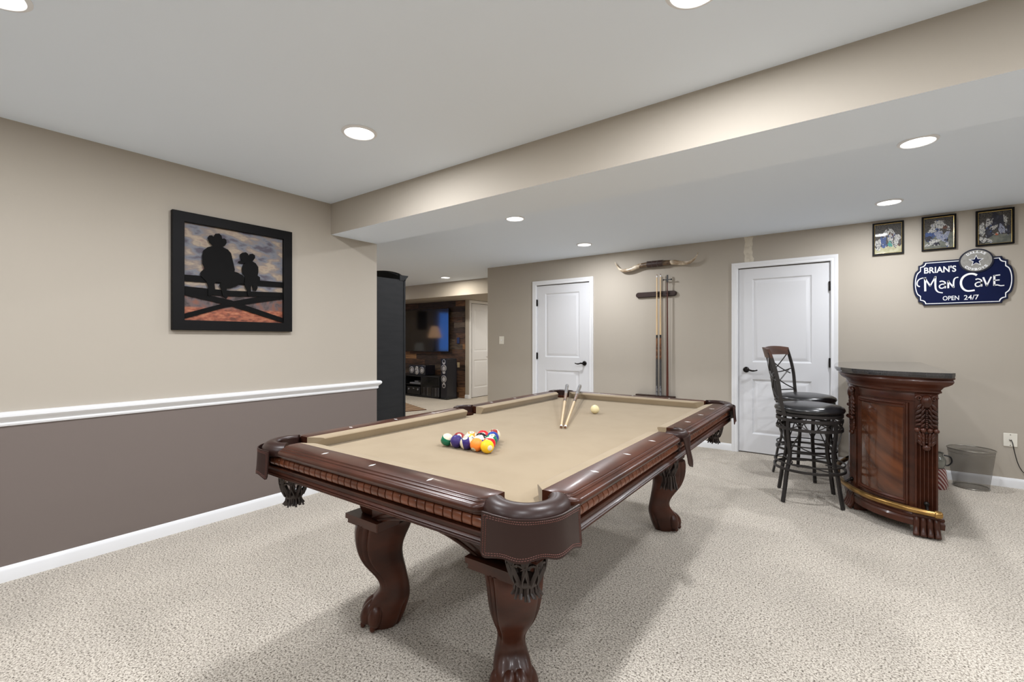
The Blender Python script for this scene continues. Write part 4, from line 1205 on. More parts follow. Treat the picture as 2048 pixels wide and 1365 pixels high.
# E
stroke(mc, [(1.008, 1.824), (1.008, 1.732)], 0.013, straight=True)
stroke(mc, [(1.004, 1.821), (1.043, 1.824)], 0.009, straight=True)
stroke(mc, [(1.004, 1.779), (1.040, 1.781)], 0.009, straight=True)
stroke(mc, [(1.004, 1.738), (1.028, 1.738), (1.045, 1.731), (1.068, 1.732)], 0.010, 0.008)
mc.build('lettering', M['signwhite'], sg, smooth=0)

# ------------------------------------------------------------------ switch, outlets
sw = thing('light_switch', 'white light switch plate on the wall left of the first door', 'light switch', (-4.397, YB, 1.261))
MB().box(-0.046, 0.046, -0.006, 0, -0.062, 0.062).build('plate', M['plate'], sw, bevel=0.003)
MB().box(-0.006, 0.006, -0.016, -0.006, -0.012, 0.008).build('toggle', M['trim'], sw, bevel=0.002)
ot = thing('cable_outlet', 'ivory wall plate with a black cable plugged in beside the wastebasket', 'wall outlet', (1.107, YB, 0.406))
MB().box(-0.042, 0.042, -0.006, 0, -0.057, 0.057).build('plate', M['plate'], ot, bevel=0.003)
MB().lathe([(0.008, -0.006), (0.008, -0.018), (0.005, -0.02)], axis='y', n=12).build('jack', M['rimwire'], ot)
s4 = MB(); s4.lathe([(0.004, -0.006), (0.004, -0.0075)], (0, 0, 0.045), axis='y', n=8); s4.lathe([(0.004, -0.006), (0.004, -0.0075)], (0, 0, -0.045), axis='y', n=8)
s4.build('screw', M['rimwire'], ot)
cb = MB().tube(crom([(1.107, YB - 0.018, 0.406), (1.112, YB - 0.040, 0.392), (1.122, YB - 0.035, 0.33), (1.145, YB - 0.03, 0.22), (1.175, YB - 0.03, 0.15), (1.22, YB - 0.035, 0.115), (1.32, YB - 0.04, 0.06), (1.42, YB - 0.06, 0.006), (1.6, YB - 0.1, 0.005)], 7), 0.0032, 8).build('cable', M['black'])
tag(cb, 'thin black cable drooping from the square wall plate to the floor', 'cable')

# ------------------------------------------------------------------ wastebasket
wb = thing('wastebasket', 'round silver wire mesh wastebasket on the carpet by the wall', 'wastebasket', (0.838, 5.500, 0))
def shell(prof, n=48):
    mb = MB(); rings = [[(r * math.cos(2 * PI * i / n), r * math.sin(2 * PI * i / n), z) for i in range(n)] for r, z in prof]
    mb.loft(rings, True, False); return mb
ms = shell([(0.112, 0.008), (0.124, 0.10), (0.136, 0.20), (0.150, 0.325)]); ms.add([(0.112 * math.cos(2 * PI * i / 48), 0.112 * math.sin(2 * PI * i / 48), 0.008) for i in range(48)], [tuple(range(48))])
ms.build('mesh_body', M['wiremesh'], wb, smooth=60, recalc=False)
MB().tube([(0.152 * math.cos(2 * PI * i / 48), 0.152 * math.sin(2 * PI * i / 48), 0.328) for i in range(48)], 0.004, 8, closed=True).build('rim', M['rimwire'], wb)
MB().tube([(0.113 * math.cos(2 * PI * i / 48), 0.113 * math.sin(2 * PI * i / 48), 0.006) for i in range(48)], 0.005, 8, closed=True).build('base_ring', M['rimwire'], wb)
MB().tube([(0.1475 * math.cos(2 * PI * i / 48), 0.1475 * math.sin(2 * PI * i / 48), 0.298) for i in range(48)], 0.0015, 6, closed=True).build('hoop', M['rimwire'], wb)

# ------------------------------------------------------------------ bar
bar = thing('home_bar', 'carved dark wood bow front bar with black stone top and brass foot rail', 'bar', (0.45, 4.74, 0))
def mirror_path(h):  # half path in (x, y) world from near corner to middle; mirrored about y=4.74 -> local
    P_ = [(x - 0.45, y - 4.74) for x, y in h]
    return P_ + [(x, -y) for x, y in P_[::-1] if abs(y) > 0.001]
top_h = [(0.522, 3.868), (0.505, 3.846), (0.47, 3.838), (0.385, 3.838), (0.30, 3.862), (0.20, 3.912), (0.10, 3.985), (0.01, 4.085), (-0.055, 4.215), (-0.090, 4.36), (-0.100, 4.50), (-0.103, 4.62), (-0.103, 4.74)]
topP = mirror_path(top_h)
body_h = [(0.445, 4.060), (0.445, 3.952), (0.345, 3.952), (0.290, 3.972), (0.225, 4.012), (0.16, 4.072), (0.105, 4.150), (0.065, 4.235), (0.040, 4.325), (0.012, 4.43), (0.004, 4.55), (0.0, 4.65), (0.0, 4.74)]
bodyP = mirror_path(body_h)
# the path runs from the near end towards the far end; the outside is on its left, so offsets are negative d
def swp(prof, path, name, m, parent, smooth=35):
    return MB().sweep([(-d, z) for d, z in prof], path).build(name, m, parent, smooth=smooth)
tp = MB()
tp.prism(topP, lambda u, v, h: (u, v, h), 1.038, 1.058)
tp.prism([(x * 0.985, y * 0.992) for x, y in topP], lambda u, v, h: (u, v, h), 1.026, 1.0385)
tp.v = [(x, y, z) for x, y, z in tp.v]
slab_ = tp.build('stone_top', M['granite'], bar, smooth=0, bevel=0.006)
MB().prism(body_poly if False else [(x * 0.985, y * 0.985) for x, y in bodyP], lambda u, v, h: (u, v, h), 0.10, 0.12).build('base_board', M['wood_dark'], bar, smooth=0)
body = MB()
body.sweep([(0.0, 0.10), (0.0, 0.96), (0.03, 0.96), (0.03, 0.10)], bodyP)
body.prism([(-0.02, -0.72), (-0.02, 0.72), (-0.35, 0.5), (-0.35, -0.5)], lambda u, v, h: (u, v, h), 0.93, 0.95)
bo = body.build('carcass', M['wood'], bar, smooth=30)
crown = [(-0.01, 0.915), (0.010, 0.915), (0.014, 0.922), (0.022, 0.925), (0.024, 0.934), (0.018, 0.940), (0.024, 0.950), (0.032, 0.962), (0.050, 0.972), (0.066, 0.984), (0.074, 0.998), (0.072, 1.008), (0.068, 1.014), (0.076, 1.017), (0.078, 1.026), (-0.01, 1.026)]
swp(crown, bodyP, 'crown_moulding', M['wood'], bar)
swp([(-0.01, 0.862), (0.006, 0.866), (0.008, 0.90), (0.004, 0.916), (-0.01, 0.916)], bodyP, 'frieze', M['wood'], bar)
swp([(-0.01, 0.065), (0.036, 0.065), (0.038, 0.100), (0.030, 0.112), (0.036, 0.120), (0.034, 0.134), (0.020, 0.146), (0.012, 0.160), (-0.01, 0.165)], bodyP, 'plinth', M['wood'], bar)
# framed front panels (three bays)
vein = bpy.data.materials.new('book_matched_veneer'); vein.use_nodes = True
_nt = vein.node_tree; _b = _nt.nodes['Principled BSDF']; _b.inputs['Roughness'].default_value = 0.22; _b.inputs['Coat Weight'].default_value = 0.5; _b.inputs['Coat Roughness'].default_value = 0.1
_tc = _nt.nodes.new('ShaderNodeTexCoord'); _mp = _nt.nodes.new('ShaderNodeMapping'); _mp.inputs['Rotation'].default_value = (R(-42), 0, 0); _m2 = _nt.nodes.new('ShaderNodeMapping'); _m2.inputs['Scale'].default_value = (2, 2, 14)
_n = _nt.nodes.new('ShaderNodeTexNoise'); _n.inputs['Scale'].default_value = 1.4; _n.inputs['Detail'].default_value = 5
_r = _nt.nodes.new('ShaderNodeValToRGB'); _r.color_ramp.elements[0].position = 0.32; _r.color_ramp.elements[0].color = srgb(62, 33, 21); _r.color_ramp.elements[1].position = 0.72; _r.color_ramp.elements[1].color = srgb(108, 62, 36)
_nt.links.new(_tc.outputs['Object'], _mp.inputs[0]); _nt.links.new(_mp.outputs[0], _m2.inputs[0]); _nt.links.new(_m2.outputs[0], _n.inputs[0]); _nt.links.new(_n.outputs[0], _r.inputs[0]); _nt.links.new(_r.outputs[0], _b.inputs['Base Color'])
def sub_path(path, t0, t1, n=14):
    L = [0]
    for i in range(1, len(path)): L.append(L[-1] + math.dist(path[i], path[i - 1]))
    def at(s_):
        for i in range(1, len(path)):
            if L[i] >= s_ - 1e-9:
                u = (s_ - L[i - 1]) / (L[i] - L[i - 1]); return (path[i - 1][0] + (path[i][0] - path[i - 1][0]) * u, path[i - 1][1] + (path[i][1] - path[i - 1][1]) * u)
        return path[-1]
    return [at(t0 + (t1 - t0) * i / n) for i in range(n + 1)], L[-1], at
smoothP = bodyP[:2] + [(p[0], p[1]) for p in crom([(x, y, 0) for x, y in bodyP[2:-2]], 4)] + bodyP[-2:]
_, LT, at_ = sub_path(smoothP, 0, 1)
def bay(t0, t1):
    pa, _, _ = sub_path(smoothP, t0, t1, 16)
    pn = MB().sweep([(-0.006, 0.215), (-0.006, 0.820), (0.02, 0.820), (0.02, 0.215)], pa)
    p_ = pn.build('front_panel', vein, bar, smooth=40)
    # frame around it
    f = MB()
    for zc, sgn in ((0.835, 1), (0.200, -1)):
        prof = [(0.0, zc - 0.018), (-0.014, zc - 0.016), (-0.018, zc - 0.006), (-0.012, zc), (-0.018, zc + 0.007), (-0.010, zc + 0.018), (0.0, zc + 0.018)]
        f.sweep(prof, pa)
    for end in (0, -1):
        p = Vector((*pa[end], 0)); q = Vector((*pa[1 if end == 0 else -2], 0)); t = (q - p).normalized(); n = Vector((-t.y, t.x, 0)) 
        if n.x > 0.5 or n.dot(p) < 0: n = n if n.dot(Vector((-1, p.y * 0.8, 0))) > 0 else -n
        ring = []
        for z in (0.185, 0.850):
            ring.append([tuple(p + t * a + n * b + Vector((0, 0, z))) for a, b in ((-0.014, 0), (-0.012, 0.013), (-0.004, 0.018), (0.0, 0.012), (0.006, 0.018), (0.014, 0.010), (0.016, 0))])
        f.loft(ring, True, True)
    f.build('panel_frame', M['wood'], p_, smooth=30)
# pilaster positions along the path
s_end = 0.108 + 0.050
def arclen_of(pt):
    best = min(range(400), key=lambda i: math.dist(at_(LT * i / 400), pt)); return LT * best / 400
sA = arclen_of((0.345 - 0.45, 3.952 - 4.74)); sB = arclen_of((0.040 - 0.45, 4.31 - 4.74))
bay(sA + 0.045, sB - 0.085)
bay(sB + 0.085, LT - sB - 0.085)
bay(LT - sB + 0.085, LT - sA - 0.045)
def pilaster(s_c):
    p = Vector((*at_(s_c), 0)); a = Vector((*at_(max(0, s_c - 0.02)), 0)); b = Vector((*at_(min(LT, s_c + 0.02)), 0))
    t = (b - a).normalized(); n = Vector((-t.y, t.x, 0)); ctr = Vector((0.3 - 0.45 + 0.1, 0, 0))
    if n.dot(p - Vector((0.1, 0, 0))) < 0: n = -n
    def Q(u, d, z): return tuple(p + t * u + n * d + Vector((0, 0, z)))
    hw = 0.056
    mb = MB(); sec = []
    sec.append((-hw, -0.012)); sec.append((-hw, 0.020))
    for k in range(5):
        u0 = -hw + 0.008 + k * (2 * hw - 0.016) / 5; u1 = u0 + (2 * hw - 0.016) / 5
        sec += [(u0 + 0.0015, 0.024), (u0 + 0.005, 0.016), ((u0 + u1) / 2, 0.011), (u1 - 0.005, 0.016), (u1 - 0.0015, 0.024)]
    sec.append((hw, 0.020)); sec.append((hw, -0.012))
    mb.loft([[Q(u, d, z) for u, d in sec] for z in (0.16, 0.60)], True, True)
    mb.loft([[Q(u, d, z) for u, d in ((-hw, -0.012), (-hw, 0.018), (hw, 0.018), (hw, -0.012))] for z in (0.60, 0.914)], True, True)
    pil = mb.build('pilaster', M['wood'], bar, smooth=30)
    # carved corbel
    c = MB()
    def rotQ(ang):
        m = Matrix((t, n, Vector((0, 0, 1)))).transposed()
        return m @ Matrix.Rotation(R(ang), 3, 'Y')
    c.ball(Q(0, 0.030, 0.868), 0.030, 0.030, 0.045, rot=rotQ(0))
    for s in (-1, 1):
        # scrolls
        sp_ = [Q(s * (0.036 + 0.016 * (1 - k / 16) * math.cos(k * 0.62)), 0.034, 0.888 + 0.018 * (1 - k / 16) * math.sin(k * 0.62)) for k in range(14)]
        c.tube(sp_, [0.0075 - 0.0003 * k for k in range(14)], 7)
        for z, a, l in ((0.835, 30, 0.030), (0.806, 40, 0.030), (0.776, 50, 0.028), (0.748, 58, 0.026), (0.720, 64, 0.022)):
            c.ball(Q(s * 0.034, 0.030, z), 0.011, 0.013, l, n=8, m=8, rot=rotQ(-s * a))
            c.ball(Q(s * 0.018, 0.036, z - 0.006), 0.008, 0.010, l * 0.9, n=8, m=8, rot=rotQ(-s * a * 0.6))
        for z, a, l in ((0.655, -26, 0.030), (0.628, -20, 0.028), (0.602, -28, 0.024)):
            c.ball(Q(s * 0.030, 0.026, z), 0.011, 0.013, l, n=8, m=8, rot=rotQ(-s * a))
            c.ball(Q(s * 0.014, 0.030, z - 0.008), 0.009, 0.012, l, n=8, m=8, rot=rotQ(-s * a * 0.4))
    for k in range(9): c.ball(Q(0, 0.045, 0.81 - k * 0.0135), 0.0062, n=8, m=6)
    for k in range(5): c.ball(Q(0, 0.038, 0.655 - k * 0.012), 0.0055, n=8, m=6)
    for u in (-0.046, -0.016, 0.016, 0.046): c.ball(Q(u, 0.040, 0.684), 0.0155, n=12, m=8)
    c.ball(Q(0, 0.030, 0.572), 0.022, 0.018, 0.020, n=10, m=8, rot=rotQ(0))
    c.loft([[Q(u * w_, d * w_ + 0.0, z) for u, d in ((-0.05, -0.005), (-0.05, 0.022), (0.05, 0.022), (0.05, -0.005))] for z, w_ in ((0.905, 1.05), (0.83, 1.0), (0.69, 0.85), (0.60, 0.65), (0.57, 0.4))], True, True)
    c.build('carved_corbel', M['wood_light'] if False else M['wood'], pil, smooth=60)
    # paw foot
    ft = MB()
    ft.loft([[Q(u * k, d, z) for u, d in ((-0.066, -0.04), (-0.066, d1), (0.066, d1), (0.066, -0.04))] for z, k, d1 in ((0.152, 0.95, 0.035), (0.145, 1.06, 0.048), (0.130, 1.06, 0.050), (0.124, 0.92, 0.040))], True, True)
    for k in range(4):
        u = -0.048 + 0.032 * k
        ft.tube(crom([Q(u * 0.95, 0.022, 0.126), Q(u, 0.034, 0.10), Q(u * 1.02, 0.038, 0.065), Q(u * 1.08, 0.052, 0.032), Q(u * 1.1, 0.066, 0.014)], 4), [0.017] * 4 + [0.0165] * 4 + [0.0165] * 5 + [0.017] * 3 + [0.013], 10)
    ft.loft([[Q(u, d, z) for u, d in ((-0.052, -0.05), (-0.052, 0.03), (0.052, 0.03), (0.052, -0.05))] for z in (0.0, 0.125)], True, True)
    ft.build('paw_foot', M['wood'], pil, smooth=50)
    return p, t, n
PIL = [pilaster(s) for s in (s_end, sB, LT - sB, LT - s_end)]
# side corner posts at the ends
# brass foot rail, standing off on brackets
rail_h = [(0.43, 3.868), (0.38, 3.876), (0.30, 3.905), (0.20, 3.965), (0.11, 4.045), (0.04, 4.145), (-0.01, 4.25), (-0.05, 4.38), (-0.075, 4.52), (-0.082, 4.64), (-0.082, 4.74)]
rp = mirror_path(rail_h)
rr_ = MB().tube(crom([(x, y, 0.172) for x, y in rp], 4), 0.019, 14)
rl = rr_.build('foot_rail', M['brass'], bar, smooth=60)
for sy in (-1, 1):
    e = MB(); x0, y0 = rp[0][0], abs(rp[0][1])
    e.lathe([(0.019, -0.004), (0.024, -0.002), (0.025, 0.012), (0.022, 0.018), (0.023, 0.026), (0.016, 0.034), (0.004, 0.037)], (x0, sy * y0, 0.172), n=18, axis='x')
    e.build('rail_finial', M['brass'], rl, smooth=50)
for p, t, n in PIL:
    b_ = MB()
    q = p + n * 0.062
    b_.tube([tuple(p + n * 0.018 + Vector((0, 0, 0.205))), tuple(p + n * 0.045 + Vector((0, 0, 0.208))), tuple(p + n * 0.075 + Vector((0, 0, 0.185)))], 0.008, 8)
    b_.ball(tuple(p + n * 0.030 + Vector((0, 0, 0.215))), 0.015)
    b_.build('rail_bracket', M['bronze'], rl, smooth=50)
# jug and striped bundle behind the bar
jg = thing('metal_jug', 'shiny round grey jug with dark handle peeking out behind the bar', 'jug', (0.595, 5.30, 0.178))
MB().lathe([(0.004, 0.0), (0.05, 0.0), (0.062, 0.03), (0.064, 0.06), (0.055, 0.085), (0.042, 0.10), (0.044, 0.118), (0.052, 0.125), (0.049, 0.126), (0.038, 0.11), (0.03, 0.10)], n=28).build('body', M['glassy'], jg, smooth=60)
MB().tube(crom([(0.045, -0.02, 0.11), (0.085, -0.02, 0.10), (0.095, -0.02, 0.06), (0.075, -0.02, 0.03), (0.058, -0.02, 0.025)], 5), 0.006, 8).build('handle', M['black'], jg)
stripe = bpy.data.materials.new('red_white_stripes'); stripe.use_nodes = True
_nt = stripe.node_tree; _b = _nt.nodes['Principled BSDF']; _w = _nt.nodes.new('ShaderNodeTexWave'); _w.inputs['Scale'].default_value = 16; _w.bands_direction = 'DIAGONAL'; _w.inputs['Distortion'].default_value = 1.5
_t = _nt.nodes.new('ShaderNodeTexCoord'); _r = _nt.nodes.new('ShaderNodeValToRGB'); _r.color_ramp.elements[0].position = 0.55; _r.color_ramp.elements[0].color = srgb(110, 44, 44); _r.color_ramp.elements[1].position = 0.6; _r.color_ramp.elements[1].color = srgb(180, 165, 160)
_nt.links.new(_t.outputs['Object'], _w.inputs[0]); _nt.links.new(_w.outputs[1], _r.inputs[0]); _nt.links.new(_r.outputs[0], _b.inputs['Base Color'])
bg = MB(); bg.lathe([(0.004, 0), (0.068, 0.0), (0.074, 0.04), (0.070, 0.10), (0.062, 0.15), (0.056, 0.172), (0.004, 0.177)], n=26)
bg.v = [(x * (1 + 0.05 * math.sin(z * 60 + y * 40)), y, z) for x, y, z in bg.v]
tag(bg.build('striped_canister', stripe, None, (0.595, 5.30, 0), smooth=60), 'red and white striped canister on the floor behind the bar, under the jug', 'canister')

# ------------------------------------------------------------------ bar stools
def make_stool(label):
    r = thing('bar_stool', label, 'bar stool', (0, 0, 0), 0, 'iron bar stools at the bar')
    # seat: faces +X, back at -X
    MB().lathe([(0.004, 0.690), (0.215, 0.690), (0.232, 0.700), (0.240, 0.716), (0.234, 0.734), (0.205, 0.750), (0.13, 0.762), (0.06, 0.766), (0.004, 0.767)], n=48).build('seat_cushion', M['vinyl'], r, smooth=60)
    sf = MB()
    def ringp(rad, z, n=40): return [(rad * math.cos(2 * PI * i / n), rad * math.sin(2 * PI * i / n), z) for i in range(n)]
    sf.bar(ringp(0.224, 0.679), 0.022, 0.008, (0, 0, 1), closed=True)
    sf.lathe([(0.10, 0.676), (0.215, 0.688), (0.215, 0.684), (0.10, 0.670)], n=24)
    sf.lathe([(0.085, 0.640), (0.085, 0.676)], n=20)
    sf.build('seat_frame', M['iron'], r, smooth=50)
    rg = MB()
    rg.bar(ringp(0.224, 0.640), 0.024, 0.008, (0, 0, 1), closed=True); rg.bar(ringp(0.224, 0.570), 0.022, 0.008, (0, 0, 1), closed=True)
    for k in range(4):
        a = PI / 4 + k * PI / 2; rg.box(0, 0, 0, 0, 0, 0) if False else None
        rg.bar([(0.0, 0.0, 0.640), (0.222 * math.cos(a), 0.222 * math.sin(a), 0.640)], 0.012, 0.014, (0, 0, 1))
    rg.build('base_rings', M['iron'], r, smooth=50)
    lt = MB()
    for k in range(8):
        a0 = k * PI / 4
        for s in (0, 1):
            pp = []
            for i in range(9):
                t = i / 8; a = a0 + (PI / 4) * t; e = 0.5 - 0.5 * math.cos(PI * t)
                pp.append((0.220 * math.cos(a), 0.220 * math.sin(a), 0.575 + 0.062 * (e if s else 1 - e)))
            lt.tube(pp, 0.0042, 6)
    lt.build('apron_lattice', M['iron'], r, smooth=50)
    for k in range(4):
        a = PI / 4 + k * PI / 2; ca, sa = math.cos(a), math.sin(a)
        lg = MB()
        pts = [(0.216, 0.645), (0.218, 0.56), (0.214, 0.50), (0.205, 0.44), (0.200, 0.38), (0.210, 0.31), (0.228, 0.25), (0.240, 0.19), (0.250, 0.12), (0.272, 0.004)]
        lg.bar(crom([(q * ca, q * sa, z) for q, z in pts], 4), 0.026, 0.016, (-sa, ca, 0))
        # the slim brace bowing beside it
        for s in (-1, 1):
            b = a + s * 0.42
            lg.tube(crom([(0.218 * math.cos(b), 0.218 * math.sin(b), 0.565), (0.212 * math.cos(a + s * .30), 0.212 * math.sin(a + s * .30), 0.50), (0.202 * math.cos(a + s * .12), 0.202 * math.sin(a + s * .12), 0.43), (0.200 * ca, 0.200 * sa, 0.37)], 4), 0.0045, 6)
        lg.build('leg', M['iron'], r, smooth=50)
    fr_ = MB()
    fr_.bar(ringp(0.240, 0.255), 0.018, 0.012, (0, 0, 1), closed=True)
    fr_.bar(ringp(0.238, 0.300), 0.010, 0.008, (0, 0, 1), closed=True)
    for k in range(4):
        a = k * PI / 2
        fr_.tube([((0.232 - 0.12 * math.sin(PI * t / 10)) * math.cos(a + (PI / 2) * t / 10 * 1.0 - PI / 4), (0.232 - 0.12 * math.sin(PI * t / 10)) * math.sin(a + (PI / 2) * t / 10 - PI / 4), 0.298 - 0.0042 * t) for t in range(11)], 0.005, 6)
    fr_.build('foot_ring', M['iron'], r, smooth=50)
    # back
    def post(s):
        return crom([(-0.175, s * 0.150, 0.665), (-0.195, s * 0.158, 0.74), (-0.208, s * 0.165, 0.82), (-0.220, s * 0.170, 0.92), (-0.240, s * 0.172, 1.02), (-0.272, s * 0.172, 1.13), (-0.285, s * 0.172, 1.165)], 5)
    for s in (-1, 1):
        MB().bar(post(s), 0.026, 0.013, (1, 0, 0.15)).build('back_post', M['iron'], r, smooth=50)
    bl = MB()
    def B(y, z):
        x = -0.195 - 0.012 * (z - 0.74) / 0.08 if z < 0.82 else (-0.208 - 0.032 * (z - 0.82) / 0.2 if z < 1.02 else -0.240 - 0.032 * (z - 1.02) / 0.11)
        return (x - 0.035 * (1 - (y / 0.165) ** 2), y, z)
    def lin(a, b, n=8): return [B(a[0] + (b[0] - a[0]) * i / n, a[1] + (b[1] - a[1]) * i / n) for i in range(n + 1)]
    bl.tube(lin((-0.160, 0.775), (0.160, 0.775)), 0.0055, 6)
    for s in (-1, 1):
        # crossing curves forming a leaf lattice
        bl.tube([B(s * (0.160 - 0.30 * t - 0.03 * math.sin(PI * t)), 0.780 + 0.20 * t) for t in [i / 10 for i in range(11)]], 0.0055, 6)
        bl.tube([B(s * (0.160 - 0.30 * t + 0.03 * math.sin(PI * t)), 1.135 - 0.20 * t) for t in [i / 10 for i in range(11)]], 0.0055, 6)
        bl.tube([B(s * (0.166 - 0.166 * t), 0.985 - 0.035 * math.sin(PI * t / 2)) for t in [i / 8 for i in range(9)]], 0.0055, 6)
    bl.build('back_lattice', M['iron'], r, smooth=50)
    tr = MB(); rings = []
    for i in range(13):
        y = -0.182 + 0.364 * i / 12; bx = -0.030 * (1 - (y / 0.182) ** 2); zt = 1.190 + 0.014 * (1 - (y / 0.182) ** 2)
        rings.append([(-0.258 + bx, y, 1.120), (-0.276 + bx, y, 1.120), (-0.298 + bx, y, zt - 0.002), (-0.292 + bx, y, zt), (-0.280 + bx, y, zt)])
    tr.loft(rings, True, True); tr.build('top_rail', M['stoolwood'], r, smooth=40)
    return r
M['stoolwood'] = mat('reddish_brown_wood', srgb(80, 50, 38), 0.4, coat=0.15, noise=(5, srgb(62, 37, 28), (3, 1, 3), 0.4, 0.7))
s1 = make_stool('iron bar stool with black round seat, the nearer one, its back to the left')
s1.location = (-0.262, 4.338, 0); s1.rotation_euler = (0, 0, R(10))
s2 = copy_tree(s1)
s2.location = (-0.330, 5.085, 0); s2.rotation_euler = (0, 0, R(-27))
s2['label'] = 'farther iron bar stool with black round seat, close to the white door'

# ------------------------------------------------------------------ armoire behind the left wall
ar = thing('armoire', 'tall near black wooden armoire with a crown moulding standing behind the left wall end', 'cabinet', (-4.15, 2.70, 0))
MB().box(-0.54, 0.55, 0.0, 0.352, 0.08, 1.865).build('body', M['satin_black'], ar, bevel=0.004)
MB().box(-0.55, 0.56, 0.0, 0.37, 0.0, 0.09).build('base', M['satin_black'], ar, bevel=0.004)
MB().box(-0.54, 0.556, 0.352, 0.372, 0.10, 1.87).build('front_frame', M['satin_black'], ar, bevel=0.003)
cr = MB()
cr.loft([[(-0.56 + 0 * d, 0.30, z) if False else (x, 0.345 + d, z) for x, s in ((-0.55, -1), (0.556, 1))][:2] + [(x, 0.30, z) for x in (0.556, -0.55)] for d, z in ((0.025, 1.855), (0.035, 1.875), (0.055, 1.895), (0.062, 1.910))], True, True)
def archp():
    P_ = []
    for i in range(21):
        t = -1 + 2 * i / 20; P_.append((t * 0.50, 1.905 + 0.085 * (1 - t * t) ** 0.75))
    return [(-0.50, 1.86)] + P_ + [(0.50, 1.86)]
cr.prism(archp(), lambda u, v, h: (u, h, v), 0.33, 0.372)
cr.tube([(x, 0.372, z) for x, z in archp()[1:-1]], 0.014, 8)
cr.build('crown', M['satin_black'], ar, smooth=40)
for s in (-1, 1):
    MB().box(min(s * 0.004, s * 0.50), max(s * 0.004, s * 0.50), 0.372, 0.388, 0.14, 1.80).build('door', M['satin_black'], ar, bevel=0.004)

# ------------------------------------------------------------------ television room
pw = MB(); z = 0.0; rows = 0
while z < 2.13:
    h = 0.118; x = -9.6 - random.random() * 0.6
    while x < -6.715:
        L = random.choice((0.35, 0.5, 0.7, 0.9)); x1 = min(x + L, -6.715); x0 = max(x, -9.6)
        if x1 > x0 + 0.01:
            pw.box(x0 + 0.001, x1 - 0.001, YF - 0.012 - random.random() * 0.005, YF, z + 0.001, min(z + h - 0.001, 2.133), random.choices(range(5), (4, 4, 3, 1.5, 1))[0])
        x += L
    z += h
PL = [mat('dark_barn_plank', srgb(64, 49, 41), 0.6, noise=(6, srgb(30, 22, 19), (1, 1, 8), 0.4, 0.7)), mat('brown_barn_plank', srgb(94, 68, 52), 0.6, noise=(6, srgb(42, 30, 24), (1, 1, 8), 0.4, 0.7)),
      mat('grey_barn_plank', srgb(98, 84, 72), 0.6, noise=(6, srgb(50, 43, 38), (1, 1, 8), 0.4, 0.7)), mat('tan_barn_plank', srgb(136, 100, 70), 0.6, noise=(6, srgb(86, 60, 42), (1, 1, 8), 0.4, 0.7)), mat('honey_barn_plank', srgb(140, 104, 70), 0.6, noise=(6, srgb(110, 80, 52), (1, 1, 8), 0.4, 0.7))]
struct(pw.build('wall_far_planks', PL, smooth=0))
tv = thing('television', 'large flat black television mounted on the plank wall in the far room', 'television', (-8.0, YF - 0.02, 0))
MB().box(-0.88, 0.88, -0.075, -0.045, 1.0, 1.97).build('bezel', M['black'], tv, bevel=0.003)
MB().box(-0.87, 0.87, -0.0765, -0.075, 1.015, 1.96).build('screen', M['screen'], tv, smooth=0)
MB().box(-0.3, 0.3, -0.046, 0.006, 1.25, 1.65).build('wall_mount', M['black'], tv, smooth=0)
# console
cs = thing('media_console', 'low black media console with open shelves and a glass door', 'media console', (-7.75, 6.97, 0))
c = MB()
c.box(-0.95, 0.68, 0.0, 0.38, 0.452, 0.480); c.box(-0.95, 0.68, 0.0, 0.38, 0.015, 0.040); c.box(-0.95, -0.925, 0.0, 0.38, 0, 0.452); c.box(0.655, 0.68, 0.0, 0.38, 0, 0.452)
c.box(0.10, 0.13, 0.0, 0.38, 0.04, 0.452); c.box(-0.925, 0.655, 0.365, 0.38, 0.04, 0.452); c.box(-0.43, -0.41, 0.0, 0.38, 0.04, 0.452)
c.box(-0.41, 0.10, 0.01, 0.365, 0.262, 0.278)
c.build('carcass', M['black'], cs, bevel=0.002)
gm = bpy.data.materials.new('cabinet_glass'); gm.use_nodes = True; _b = gm.node_tree.nodes['Principled BSDF']; _b.inputs['Base Color'].default_value = (0.02, 0.02, 0.02, 1); _b.inputs['Alpha'].default_value = 0.35; _b.inputs['Roughness'].default_value = 0.05
MB().box(0.135, 0.65, -0.006, -0.001, 0.045, 0.448).build('glass_door', gm, cs, smooth=0)
MB().box(0.13, 0.66, 0.01, 0.36, 0.262, 0.266).build('shelf', gm, cs, smooth=0)
random.seed(3)
for k in range(16):
    col = random.choice([srgb(150, 150, 155), srgb(90, 90, 96), srgb(60, 62, 70), srgb(120, 112, 100), srgb(38, 38, 44)])
    x = -7.75 + 0.15 + k * 0.0305
    b = MB().box(0, 0.027, 0, 0.14, 0, 0.185 + random.random() * 0.008).build('disc_case', mat('disc_case_spine', col, 0.4), None, (x, 6.99, 0.0405), smooth=0)
    tag(b, 'slim grey disc case standing in the row behind the glass door', 'disc case', 'disc cases in the media console')
rc = thing('receiver', 'black receiver box on the bottom shelf of the media console', 'receiver', (-7.905, 6.985, 0.0405))
MB().box(-0.215, 0.215, 0.0, 0.30, 0.006, 0.180).build('case', M['black'], rc, bevel=0.004)
kn = MB(); kn.lathe([(0.022, 0.0), (0.022, -0.015), (0.018, -0.018)], (-0.15, 0, 0.12), axis='y', n=16); kn.lathe([(0.022, 0.0), (0.022, -0.015), (0.018, -0.018)], (0.15, 0, 0.12), axis='y', n=16)
kn.build('knob', M['silverbox'], rc)
ft = MB()
for x in (-0.18, 0.18):
    for y in (0.03, 0.26): ft.lathe([(0.02, 0), (0.02, 0.007)], (x, y, 0), n=10)
ft.build('foot', M['black'], rc)
MB().box(-0.02, 0.02, -0.002, 0, 0.13, 0.15).build('display', M['silverbox'], rc, smooth=0)
pl = thing('disc_player', 'slim silver disc player on the upper shelf of the media console', 'disc player', (-7.86, 7.0, 0.2785))
